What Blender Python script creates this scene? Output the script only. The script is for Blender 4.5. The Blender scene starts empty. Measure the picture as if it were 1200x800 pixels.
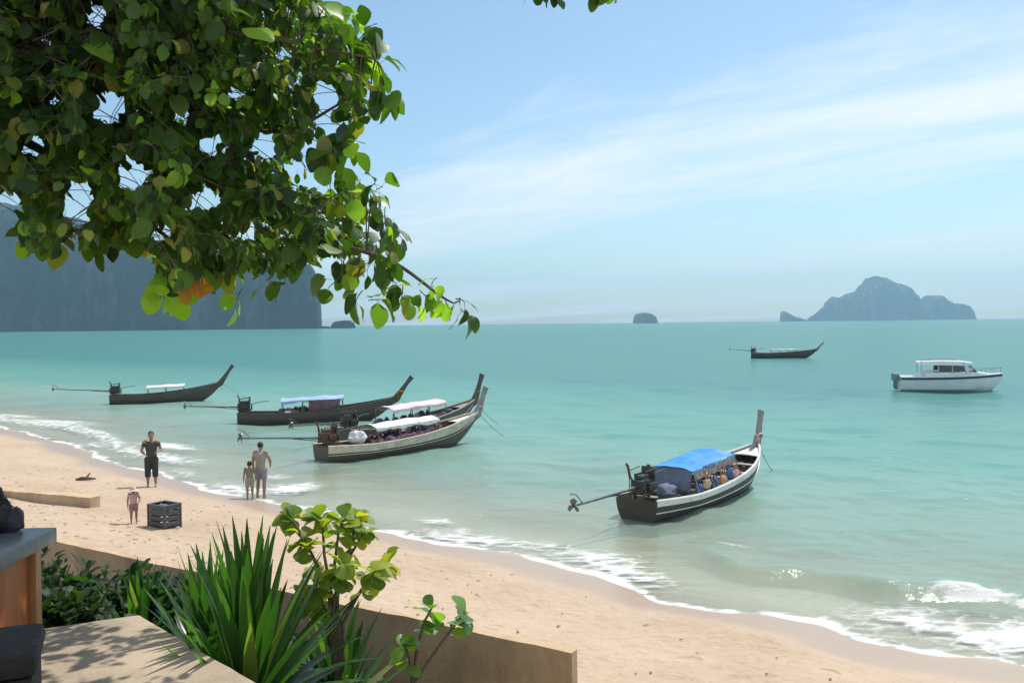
import bpy, bmesh, math, random
import numpy as np
from mathutils import Vector, Matrix, Euler, noise
R = math.radians
PI = math.pi
sc = bpy.context.scene
C = sc.collection

# ------------------------------------------------------------------ camera
CAM_H = 5.1
F_PX = 1040.0
cam_d = bpy.data.cameras.new('camera')
cam_d.sensor_width = 36.0
cam_d.lens = 36.0 * F_PX / 1200.0
cam_d.clip_start = 0.05
cam_d.clip_end = 30000
cam = bpy.data.objects.new('camera', cam_d)
C.objects.link(cam)
PITCH = math.atan(21.5 / F_PX)
ROLL = 0.0107
cam_m = Matrix.Rotation(PI / 2 - PITCH, 4, 'X') @ Matrix.Rotation(-ROLL, 4, 'Z')
cam.matrix_world = Matrix.Translation((0, 0, CAM_H)) @ cam_m
sc.camera = cam
CAM3 = cam_m.to_3x3()
CAMI = CAM3.inverted()

# ------------------------------------------------------------------ light
SUN_AZ = R(38)       # to the right of the view direction (+Y towards +X)
SUN_EL = R(56)
sun_dir = Vector((math.sin(SUN_AZ) * math.cos(SUN_EL), math.cos(SUN_AZ) * math.cos(SUN_EL), math.sin(SUN_EL)))
sl = bpy.data.lights.new('sun', 'SUN')
sl.energy = 4.2
sl.angle = R(0.55)
sl.color = (1.0, 0.95, 0.86)
so = bpy.data.objects.new('sun', sl)
so.rotation_euler = sun_dir.to_track_quat('Z', 'Y').to_euler()
C.objects.link(so)

world = bpy.data.worlds.new('World')
sc.world = world
world.use_nodes = True
wn, wl = world.node_tree.nodes, world.node_tree.links
wn.clear()


def wmath(op, a, b=None, c=None, clamp=False):
    n = wn.new('ShaderNodeMath')
    n.operation = op
    n.use_clamp = clamp
    for i, v in enumerate((a, b, c)):
        if v is None:
            continue
        if isinstance(v, (int, float)):
            n.inputs[i].default_value = v
        else:
            wl.new(v, n.inputs[i])
    return n.outputs[0]


sky = wn.new('ShaderNodeTexSky')
sky.sky_type = 'NISHITA'
sky.sun_disc = False
sky.sun_elevation = SUN_EL
sky.sun_rotation = SUN_AZ
sky.altitude = 0
sky.air_density = 1.0
sky.dust_density = 0.7
sky.ozone_density = 1.6
wtc = wn.new('ShaderNodeTexCoord')
wsep = wn.new('ShaderNodeSeparateXYZ')
wl.new(wtc.outputs['Generated'], wsep.inputs[0])
wz = wmath('ADD', wmath('MAXIMUM', wsep.outputs[2], 0.0), 0.045)
wu = wmath('DIVIDE', wsep.outputs[0], wz)
wv = wmath('DIVIDE', wsep.outputs[1], wz)
# cirrus layer on a flat sheet: u along the bands, n across them
wn_ = wmath('ADD', wmath('MULTIPLY', wu, 0.77), wmath('MULTIPLY', wv, 0.64))
wa_ = wmath('ADD', wmath('MULTIPLY', wu, 0.64), wmath('MULTIPLY', wv, -0.77))
wcomb = wn.new('ShaderNodeCombineXYZ')
wl.new(wmath('MULTIPLY', wa_, 0.42), wcomb.inputs[0])
wl.new(wn_, wcomb.inputs[1])
wnoise = wn.new('ShaderNodeTexNoise')
wnoise.inputs['Scale'].default_value = 1.15
wnoise.inputs['Detail'].default_value = 9
wnoise.inputs['Roughness'].default_value = 0.62
wnoise.inputs['Distortion'].default_value = 0.35
wl.new(wcomb.outputs[0], wnoise.inputs['Vector'])
wn2 = wn.new('ShaderNodeTexNoise')
wn2.inputs['Scale'].default_value = 0.35
wn2.inputs['Detail'].default_value = 3
wl.new(wcomb.outputs[0], wn2.inputs['Vector'])
# band of cirrus: periodic across the sky, wandering a little
wband = wmath('ADD', wn_, wmath('MULTIPLY', wmath('SUBTRACT', wn2.outputs['Fac'], 0.5), 1.2))
wb = wmath('SINE', wmath('MULTIPLY', wmath('SUBTRACT', wband, 2.62), 2 * PI / 4.2))
wb = wmath('MULTIPLY_ADD', wb, 0.20, -0.08)
wc = wmath('ADD', wnoise.outputs['Fac'], wb)
wr = wn.new('ShaderNodeValToRGB')
wr.color_ramp.elements[0].position = 0.36
wr.color_ramp.elements[0].color = (0, 0, 0, 1)
wr.color_ramp.elements[1].position = 0.72
wr.color_ramp.elements[1].color = (1, 1, 1, 1)
wl.new(wc, wr.inputs[0])
wcl = wmath('MULTIPLY', wr.outputs[0], 0.85)
wmix = wn.new('ShaderNodeMixRGB')
wl.new(wcl, wmix.inputs[0])
wmix.inputs[2].default_value = (7.3, 7.5, 7.8, 1)
wbg = wn.new('ShaderNodeBackground')
wbg.inputs['Strength'].default_value = 0.13
wtint = wn.new('ShaderNodeMixRGB')
wtint.blend_type = 'MULTIPLY'
wtint.inputs[0].default_value = 1.0
wtint.inputs[2].default_value = (0.92, 1.0, 0.98, 1)
wl.new(sky.outputs[0], wtint.inputs[1])
wl.new(wtint.outputs[0], wmix.inputs[1])
wl.new(wmix.outputs[0], wbg.inputs[0])
wout = wn.new('ShaderNodeOutputWorld')
wl.new(wbg.outputs[0], wout.inputs[0])

vs = sc.view_settings
vs.view_transform = 'Standard'
vs.look = 'None'
vs.exposure = 0.18
vs.gamma = 1.0
vs.use_curve_mapping = False
cy = sc.cycles
cy.use_denoising = True
cy.max_bounces = 8
cy.diffuse_bounces = 3
cy.glossy_bounces = 3
cy.transmission_bounces = 4
cy.transparent_max_bounces = 12
cy.volume_bounces = 0
cy.sample_clamp_indirect = 6.0


# ------------------------------------------------------------------ pixels of the photograph (1200 x 800) to places
def ray(px, py):
    return (CAM3 @ Vector(((px - 600) / F_PX, -(py - 400) / F_PX, -1.0)))


def on_z(px, py, z):
    d = ray(px, py)
    t = (z - CAM_H) / d.z
    return Vector((0, 0, CAM_H)) + d * t


def at_y(px, py, y):
    d = ray(px, py)
    return Vector((0, 0, CAM_H)) + d * (y / d.y)


def to_px(p):
    q = CAMI @ (Vector(p) - Vector((0, 0, CAM_H)))
    if q.z > -0.05:
        return None
    return (600 + q.x / -q.z * F_PX, 400 - q.y / -q.z * F_PX, -q.z)


# ------------------------------------------------------------------ materials
MATS = {}


def new_mat(name):
    m = bpy.data.materials.new(name)
    m.use_nodes = True
    m.node_tree.nodes.clear()
    return m, m.node_tree.nodes, m.node_tree.links


def out(m, sh):
    o = m.node_tree.nodes.new('ShaderNodeOutputMaterial')
    m.node_tree.links.new(sh, o.inputs['Surface'])


def mat(name, c1, c2=None, rough=0.6, scale=6.0, bump=0.15, bscale=None, metal=0.0, spec=0.5, stretch=(1, 1, 1), detail=6, rand=0.0, lo=0.35, hi=0.65):
    """plain painted / wooden / cloth surface: two tones mixed by noise, a fine relief"""
    if name in MATS:
        return MATS[name]
    m, N, L = new_mat(name)
    c2 = c2 or tuple(x * 0.7 for x in c1)
    tc = N.new('ShaderNodeTexCoord')
    mp = N.new('ShaderNodeMapping')
    mp.inputs['Scale'].default_value = stretch
    L.new(tc.outputs['Object'], mp.inputs[0])
    nz = N.new('ShaderNodeTexNoise')
    nz.inputs['Scale'].default_value = scale
    nz.inputs['Detail'].default_value = detail
    nz.inputs['Roughness'].default_value = 0.65
    L.new(mp.outputs[0], nz.inputs['Vector'])
    rp = N.new('ShaderNodeValToRGB')
    rp.color_ramp.elements[0].position = lo
    rp.color_ramp.elements[0].color = (*c2, 1)
    rp.color_ramp.elements[1].position = hi
    rp.color_ramp.elements[1].color = (*c1, 1)
    L.new(nz.outputs['Fac'], rp.inputs[0])
    b = N.new('ShaderNodeBsdfPrincipled')
    col = rp.outputs[0]
    if rand:
        oi = N.new('ShaderNodeObjectInfo')
        hs = N.new('ShaderNodeHueSaturation')
        mr = N.new('ShaderNodeMapRange')
        mr.inputs['To Min'].default_value = 1 - rand
        mr.inputs['To Max'].default_value = 1 + rand
        L.new(oi.outputs['Random'], mr.inputs[0])
        L.new(mr.outputs[0], hs.inputs['Value'])
        L.new(col, hs.inputs['Color'])
        col = hs.outputs[0]
    L.new(col, b.inputs['Base Color'])
    b.inputs['Roughness'].default_value = rough
    b.inputs['Metallic'].default_value = metal
    b.inputs['Specular IOR Level'].default_value = spec
    if bump:
        n2 = N.new('ShaderNodeTexNoise')
        n2.inputs['Scale'].default_value = bscale or scale * 6
        n2.inputs['Detail'].default_value = 4
        L.new(mp.outputs[0], n2.inputs['Vector'])
        bp = N.new('ShaderNodeBump')
        bp.inputs['Strength'].default_value = bump
        bp.inputs['Distance'].default_value = 0.02
        L.new(n2.outputs['Fac'], bp.inputs['Height'])
        L.new(bp.outputs[0], b.inputs['Normal'])
    out(m, b.outputs[0])
    MATS[name] = m
    return m


def leaf_mat(name, dark, light, trans, tint=0.25, odd=None, gloss=0.35):
    """leaf: diffuse + light through the blade, tone differs from leaf to leaf"""
    if name in MATS:
        return MATS[name]
    m, N, L = new_mat(name)
    g = N.new('ShaderNodeNewGeometry')
    oi = N.new('ShaderNodeObjectInfo')
    ad = N.new('ShaderNodeMath')
    ad.operation = 'ADD'
    L.new(g.outputs['Random Per Island'], ad.inputs[0])
    L.new(oi.outputs['Random'], ad.inputs[1])
    fr = N.new('ShaderNodeMath')
    fr.operation = 'FRACT'
    L.new(ad.outputs[0], fr.inputs[0])
    rp = N.new('ShaderNodeValToRGB')
    els = rp.color_ramp.elements
    els[0].position = 0.0
    els[0].color = (*dark, 1)
    els[1].position = 0.9
    els[1].color = (*light, 1)
    if odd:
        e = els.new(0.97)
        e.color = (*odd, 1)
    L.new(fr.outputs[0], rp.inputs[0])
    tc = N.new('ShaderNodeTexCoord')
    nz = N.new('ShaderNodeTexNoise')
    nz.inputs['Scale'].default_value = 25
    nz.inputs['Detail'].default_value = 4
    L.new(tc.outputs['Object'], nz.inputs['Vector'])
    hs = N.new('ShaderNodeHueSaturation')
    mr = N.new('ShaderNodeMapRange')
    mr.inputs['To Min'].default_value = 1 - tint
    mr.inputs['To Max'].default_value = 1 + tint
    L.new(nz.outputs['Fac'], mr.inputs[0])
    L.new(mr.outputs[0], hs.inputs['Value'])
    L.new(rp.outputs[0], hs.inputs['Color'])
    b = N.new('ShaderNodeBsdfPrincipled')
    b.inputs['Roughness'].default_value = gloss
    b.inputs['Specular IOR Level'].default_value = 0.25
    L.new(hs.outputs[0], b.inputs['Base Color'])
    t = N.new('ShaderNodeBsdfTranslucent')
    mx = N.new('ShaderNodeMixRGB')
    mx.blend_type = 'MULTIPLY'
    mx.inputs[0].default_value = 1.0
    L.new(hs.outputs[0], mx.inputs[1])
    mx.inputs[2].default_value = (*trans, 1)
    L.new(mx.outputs[0], t.inputs['Color'])
    a = N.new('ShaderNodeAddShader')
    L.new(b.outputs[0], a.inputs[0])
    L.new(t.outputs[0], a.inputs[1])
    out(m, a.outputs[0])
    MATS[name] = m
    return m


# ------------------------------------------------------------------ mesh helpers
class MB:
    def __init__(s):
        s.v, s.f = [], []

    def add(s, vs, fs):
        o = len(s.v)
        s.v += [tuple(p) for p in vs]
        s.f += [tuple(i + o for i in f) for f in fs]
        return s

    def box(s, c, d, rot=None, bev=0.0):
        bm = bmesh.new()
        bmesh.ops.create_cube(bm, size=1)
        for v in bm.verts:
            v.co = Vector((v.co.x * d[0], v.co.y * d[1], v.co.z * d[2]))
        if bev:
            bmesh.ops.bevel(bm, geom=list(bm.edges), offset=bev, segments=2, affect='EDGES', profile=0.6)
        mt = (Euler(rot).to_matrix() if rot else Matrix.Identity(3))
        bm.verts.index_update()
        s.add([mt @ v.co + Vector(c) for v in bm.verts], [[v.index for v in f.verts] for f in bm.faces])
        bm.free()
        return s

    def tube(s, pts, rads, n=8, cap=True, flat=1.0, up=None):
        pts = [Vector(p) for p in pts]
        if isinstance(rads, (int, float)):
            rads = [rads] * len(pts)
        vs, fs = [], []
        ref = Vector(up) if up else None
        prev = None
        for i, p in enumerate(pts):
            t = (pts[min(i + 1, len(pts) - 1)] - pts[max(i - 1, 0)])
            t = t.normalized() if t.length > 1e-9 else Vector((0, 0, 1))
            if prev is None:
                a = ref if ref else (Vector((0, 0, 1)) if abs(t.z) < 0.9 else Vector((1, 0, 0)))
                u = a.cross(t)
                u = u.normalized() if u.length > 1e-6 else t.orthogonal().normalized()
            else:
                u = prev - t * prev.dot(t)
                u = u.normalized() if u.length > 1e-6 else t.orthogonal().normalized()
            w = t.cross(u)
            prev = u
            for k in range(n):
                a = 2 * PI * k / n
                vs.append(p + u * math.cos(a) * rads[i] + w * math.sin(a) * rads[i] * flat)
        for i in range(len(pts) - 1):
            for k in range(n):
                k2 = (k + 1) % n
                fs.append((i * n + k, i * n + k2, (i + 1) * n + k2, (i + 1) * n + k))
        if cap:
            fs.append(tuple(range(n))[::-1])
            fs.append(tuple((len(pts) - 1) * n + k for k in range(n)))
        return s.add(vs, fs)

    def ball(s, c, r, seg=14, rings=9, rot=None):
        r = (r, r, r) if isinstance(r, (int, float)) else r
        mt = Euler(rot).to_matrix() if rot else Matrix.Identity(3)
        vs, fs = [], []
        vs.append((0, 0, 1))
        for i in range(1, rings):
            th = PI * i / rings
            for k in range(seg):
                a = 2 * PI * k / seg
                vs.append((math.sin(th) * math.cos(a), math.sin(th) * math.sin(a), math.cos(th)))
        vs.append((0, 0, -1))
        for k in range(seg):
            fs.append((0, 1 + k, 1 + (k + 1) % seg))
        for i in range(rings - 2):
            for k in range(seg):
                a, b = 1 + i * seg + k, 1 + i * seg + (k + 1) % seg
                fs.append((a, a + seg, b + seg, b))
        l = len(vs) - 1
        for k in range(seg):
            fs.append((l, l - seg + (k + 1) % seg, l - seg + k))
        return s.add([mt @ Vector((p[0] * r[0], p[1] * r[1], p[2] * r[2])) + Vector(c) for p in vs], fs)

    def grid(s, rows, close=False):
        n = len(rows[0])
        vs = [p for r in rows for p in r]
        fs = []
        for i in range(len(rows) - 1):
            for k in range(n - 1 + (1 if close else 0)):
                k2 = (k + 1) % n
                fs.append((i * n + k, i * n + k2, (i + 1) * n + k2, (i + 1) * n + k))
        return s.add(vs, fs)

    def mesh(s, name, smooth=True):
        me = bpy.data.meshes.new(name)
        me.from_pydata([tuple(p) for p in s.v], [], s.f)
        if smooth:
            me.polygons.foreach_set('use_smooth', [True] * len(me.polygons))
            try:
                me.set_sharp_from_angle(angle=R(38))
            except Exception:
                pass
        me.update()
        return me

    def build(s, name, material, parent=None, smooth=True, fix=True):
        me = s.mesh(name, smooth)
        if fix:
            bm = bmesh.new()
            bm.from_mesh(me)
            bmesh.ops.recalc_face_normals(bm, faces=bm.faces)
            bm.to_mesh(me)
            bm.free()
        o = bpy.data.objects.new(name, me)
        if material:
            me.materials.append(material)
        C.objects.link(o)
        if parent:
            o.parent = parent
        return o


def tag(o, label=None, cat=None, group=None, kind=None):
    if label:
        o['label'] = label
    if cat:
        o['category'] = cat
    if group:
        o['group'] = group
    if kind:
        o['kind'] = kind
    return o


def thing(name, loc, rz, label, cat, group=None):
    o = bpy.data.objects.new(name, None)
    o.empty_display_size = 0.2
    C.objects.link(o)
    o.location = loc
    o.rotation_euler = (0, 0, rz)
    return tag(o, label, cat, group)


def link(name, me, parent=None):
    o = bpy.data.objects.new(name, me)
    C.objects.link(o)
    if parent:
        o.parent = parent
    return o


# ------------------------------------------------------------------ shoreline and terrain heights
SHORE_PX = [(-60, 488), (0, 499), (40, 510), (75, 517), (112, 532), (150, 545), (200, 559), (260, 575), (320, 588), (380, 601),
            (440, 618), (500, 631), (560, 642), (620, 653), (680, 667), (740, 685), (790, 701), (850, 711), (900, 718),
            (960, 729), (1020, 748), (1080, 764), (1140, 772), (1200, 779), (1260, 787)]
shore = [(-2600, 1250), (-1500, 900), (-700, 520), (-260, 230), (-110, 115), (-58, 73)]
shore += [tuple(on_z(x, y, 0.0)[:2]) for x, y in SHORE_PX]
shore += [(13, 10.2), (26, 4.0), (60, -9), (220, -70), (900, -260), (4000, -900)]
SH = np.array(shore)


def shore_dist(x, y):
    """signed distance to the waterline, + on land"""
    x = np.asarray(x, float)
    y = np.asarray(y, float)
    best = np.full(x.shape, 1e18)
    sgn = np.ones(x.shape)
    for i in range(len(SH) - 1):
        ax, ay = SH[i]
        bx, by = SH[i + 1]
        dx, dy = bx - ax, by - ay
        L2 = dx * dx + dy * dy
        t = np.clip(((x - ax) * dx + (y - ay) * dy) / L2, 0, 1)
        qx, qy = x - (ax + t * dx), y - (ay + t * dy)
        d2 = qx * qx + qy * qy
        m = d2 < best
        best = np.where(m, d2, best)
        sgn = np.where(m, np.where(dx * qy - dy * qx > 0, -1.0, 1.0), sgn)
    return np.sqrt(best) * sgn


rs = np.random.RandomState(7)
HX = [(rs.uniform(0, 2 * PI), rs.uniform(0, 2 * PI), 2 * PI / rs.uniform(1.2, 6.0)) for _ in range(18)]


def sand_h(x, y, s=None):
    if s is None:
        s = shore_dist(x, y)
    land = np.where(s < 7, 0.115 * s, 0.805 + 0.035 * np.minimum(s - 7, 12))
    sea = np.maximum(-0.065 * -s - 0.0006 * np.minimum(-s, 60) ** 2, -14.0)
    z = np.where(s > 0, land, sea)
    b = np.zeros(np.shape(x))
    for ph, an, k in HX:
        b = b + np.sin((np.cos(an) * x + np.sin(an) * y) * k + ph) / k
    dry = np.clip((s - 1.5) / 2.0, 0, 1)
    return z + b * 0.016 * dry


# rows and columns that widen with distance
def spaced(lo, hi, steps):
    """steps: list of (until, spacing)"""
    p = [lo]
    for u, d in steps:
        while p[-1] + d < u:
            p.append(p[-1] + d)
    p.append(hi)
    return np.array(p)


def sheet(name, xs, ys, zfun, keep=None, attrs=None, material=None):
    X, Y = np.meshgrid(xs, ys)
    s = shore_dist(X, Y)
    Z, at = zfun(X, Y, s)
    nx, ny = len(xs), len(ys)
    co = np.stack([X, Y, Z], -1).reshape(-1, 3)
    idx = np.arange(nx * ny).reshape(ny, nx)
    q = np.stack([idx[:-1, :-1], idx[:-1, 1:], idx[1:, 1:], idx[1:, :-1]], -1).reshape(-1, 4)
    if keep is not None:
        kv = keep(X, Y, s).reshape(-1)
        q = q[kv[q].any(1)]
        used = np.unique(q)
        re = np.full(nx * ny, -1)
        re[used] = np.arange(len(used))
        q = re[q]
        co = co[used]
        at = {k: v.reshape(-1)[used] for k, v in at.items()}
    else:
        at = {k: v.reshape(-1) for k, v in at.items()}
    me = bpy.data.meshes.new(name)
    me.from_pydata(co.tolist(), [], q.tolist())
    me.polygons.foreach_set('use_smooth', [True] * len(me.polygons))
    for k, v in at.items():
        a = me.attributes.new(k, 'FLOAT', 'POINT')
        a.data.foreach_set('value', v.astype(np.float32))
    me.update()
    me.materials.append(material)
    o = bpy.data.objects.new(name, me)
    C.objects.link(o)
    return o


# --- sand
def sand_material():
    m, N, L = new_mat('beach_sand')
    g = N.new('ShaderNodeNewGeometry')
    at = N.new('ShaderNodeAttribute')
    at.attribute_name = 'shore'
    n1 = N.new('ShaderNodeTexNoise')
    n1.inputs['Scale'].default_value = 0.45
    n1.inputs['Detail'].default_value = 8
    n1.inputs['Roughness'].default_value = 0.6
    L.new(g.outputs['Position'], n1.inputs['Vector'])
    rp = N.new('ShaderNodeValToRGB')
    rp.color_ramp.elements[0].position = 0.3
    rp.color_ramp.elements[0].color = (0.43, 0.315, 0.215, 1)
    rp.color_ramp.elements[1].position = 0.72
    rp.color_ramp.elements[1].color = (0.53, 0.405, 0.29, 1)
    L.new(n1.outputs['Fac'], rp.inputs[0])
    # speckle of shell and leaf litter
    n3 = N.new('ShaderNodeTexNoise')
    n3.inputs['Scale'].default_value = 5.5
    n3.inputs['Detail'].default_value = 9
    n3.inputs['Roughness'].default_value = 0.75
    L.new(g.outputs['Position'], n3.inputs['Vector'])
    r3 = N.new('ShaderNodeValToRGB')
    r3.color_ramp.elements[0].position = 0.34
    r3.color_ramp.elements[0].color = (0.62, 0.58, 0.54, 1)
    r3.color_ramp.elements[1].position = 0.50
    r3.color_ramp.elements[1].color = (1, 1, 1, 1)
    L.new(n3.outputs['Fac'], r3.inputs[0])
    mu = N.new('ShaderNodeMixRGB')
    mu.blend_type = 'MULTIPLY'
    mu.inputs[0].default_value = 0.55
    L.new(rp.outputs[0], mu.inputs[1])
    L.new(r3.outputs[0], mu.inputs[2])
    # wet sand along the waterline
    n2 = N.new('ShaderNodeTexNoise')
    n2.inputs['Scale'].default_value = 0.55
    n2.inputs['Detail'].default_value = 5
    L.new(g.outputs['Position'], n2.inputs['Vector'])
    ma = N.new('ShaderNodeMath')
    ma.operation = 'MULTIPLY_ADD'
    L.new(n2.outputs['Fac'], ma.inputs[0])
    ma.inputs[1].default_value = -1.5
    L.new(at.outputs['Fac'], ma.inputs[2])
    mr = N.new('ShaderNodeMapRange')
    mr.interpolation_type = 'SMOOTHSTEP'
    mr.inputs['From Min'].default_value = 0.15
    mr.inputs['From Max'].default_value = 1.35
    mr.inputs['To Min'].default_value = 1.0
    mr.inputs['To Max'].default_value = 0.0
    L.new(ma.outputs[0], mr.inputs[0])
    mw = N.new('ShaderNodeMixRGB')
    L.new(mr.outputs[0], mw.inputs[0])
    L.new(mu.outputs[0], mw.inputs[1])
    bedr = N.new('ShaderNodeMapRange')
    bedr.inputs['From Min'].default_value = -1.2
    bedr.inputs['From Max'].default_value = 0.3
    L.new(at.outputs['Fac'], bedr.inputs[0])
    wetc = N.new('ShaderNodeMixRGB')
    L.new(bedr.outputs[0], wetc.inputs[0])
    wetc.inputs[1].default_value = (0.56, 0.47, 0.33, 1)
    wetc.inputs[2].default_value = (0.40, 0.29, 0.205, 1)
    L.new(wetc.outputs[0], mw.inputs[2])
    b = N.new('ShaderNodeBsdfPrincipled')
    L.new(mw.outputs[0], b.inputs['Base Color'])
    mrr = N.new('ShaderNodeMapRange')
    mrr.inputs['To Min'].default_value = 0.95
    mrr.inputs['To Max'].default_value = 0.30
    L.new(mr.outputs[0], mrr.inputs[0])
    L.new(mrr.outputs[0], b.inputs['Roughness'])
    n4 = N.new('ShaderNodeTexNoise')
    n4.inputs['Scale'].default_value = 3.2
    n4.inputs['Detail'].default_value = 7
    n4.inputs['Roughness'].default_value = 0.62
    L.new(g.outputs['Position'], n4.inputs['Vector'])
    dr = N.new('ShaderNodeMath')
    dr.operation = 'SUBTRACT'
    dr.inputs[0].default_value = 1.05
    L.new(mr.outputs[0], dr.inputs[1])
    ms = N.new('ShaderNodeMath')
    ms.operation = 'MULTIPLY'
    ms.inputs[1].default_value = 0.8
    L.new(dr.outputs[0], ms.inputs[0])
    fp = N.new('ShaderNodeTexVoronoi')
    fp.feature = 'SMOOTH_F1'
    fp.inputs['Scale'].default_value = 2.1
    fp.inputs['Smoothness'].default_value = 0.2
    L.new(g.outputs['Position'], fp.inputs['Vector'])
    fr_ = N.new('ShaderNodeMapRange')
    fr_.interpolation_type = 'SMOOTHSTEP'
    fr_.inputs['From Min'].default_value = 0.10
    fr_.inputs['From Max'].default_value = 0.36
    fr_.inputs['To Min'].default_value = -0.75
    fr_.inputs['To Max'].default_value = 0.0
    L.new(fp.outputs['Distance'], fr_.inputs[0])
    n5 = N.new('ShaderNodeTexNoise')
    n5.inputs['Scale'].default_value = 0.35
    n5.inputs['Detail'].default_value = 3
    L.new(g.outputs['Position'], n5.inputs['Vector'])
    r5 = N.new('ShaderNodeMapRange')
    r5.inputs['From Min'].default_value = 0.42
    r5.inputs['From Max'].default_value = 0.60
    L.new(n5.outputs['Fac'], r5.inputs[0])
    f5 = N.new('ShaderNodeMath')
    f5.operation = 'MULTIPLY'
    L.new(fr_.outputs[0], f5.inputs[0])
    L.new(r5.outputs[0], f5.inputs[1])
    hsum = N.new('ShaderNodeMath')
    hsum.operation = 'ADD'
    L.new(n4.outputs['Fac'], hsum.inputs[0])
    L.new(f5.outputs[0], hsum.inputs[1])
    bp = N.new('ShaderNodeBump')
    bp.inputs['Distance'].default_value = 0.10
    L.new(ms.outputs[0], bp.inputs['Strength'])
    L.new(hsum.outputs[0], bp.inputs['Height'])
    L.new(bp.outputs[0], b.inputs['Normal'])
    out(m, b.outputs[0])
    return m


gx = np.concatenate([-spaced(0, 5100, [(12, 0.25), (45, 0.5), (120, 4), (600, 40), (5100, 400)])[::-1][:-1], spaced(0, 5100, [(12, 0.25), (45, 0.8), (120, 5), (600, 40), (5100, 400)])])
gy = np.concatenate([-spaced(0, 900, [(20, 2), (100, 10), (900, 80)])[::-1][:-1], spaced(0, 5100, [(8, 0.6), (45, 0.25), (90, 1.0), (200, 8), (700, 50), (5100, 400)])])
beach = sheet('beach', gx, gy, lambda X, Y, s: (sand_h(X, Y, s), {'shore': s}), material=sand_material())
tag(beach, kind='structure')


# --- sea
WV = []
for _ in range(34):
    lam = math.exp(rs.uniform(math.log(0.55), math.log(7.0)))
    an = R(-118) + rs.normal(0, 0.55)          # run towards the beach
    WV.append((2 * PI / lam, math.cos(an), math.sin(an), rs.uniform(0, 2 * PI), 0.0044 * lam ** 0.9))
FOAM_PX = [(195, 523, 2.4, 0.28, 0.95), (340, 573, 1.1, 0.5, 0.9), (325, 558, .9, 0.25, 0.7), (60, 497, 5.0, .7, .75), (20, 488, 4.0, .5, .7), (110, 512, 3.0, .4, .6),
           (510, 610, .8, .18, .8), (540, 622, .6, .15, .7), (560, 605, .4, .12, .5), (640, 640, 1.2, .25, .7), (700, 655, 1.6, .35, .8), (860, 640, 1.2, .12, .55), (800, 632, .8, .1, .5)]
FOAM = [(on_z(a, b, 0), c, d, e) for a, b, c, d, e in FOAM_PX]


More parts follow.
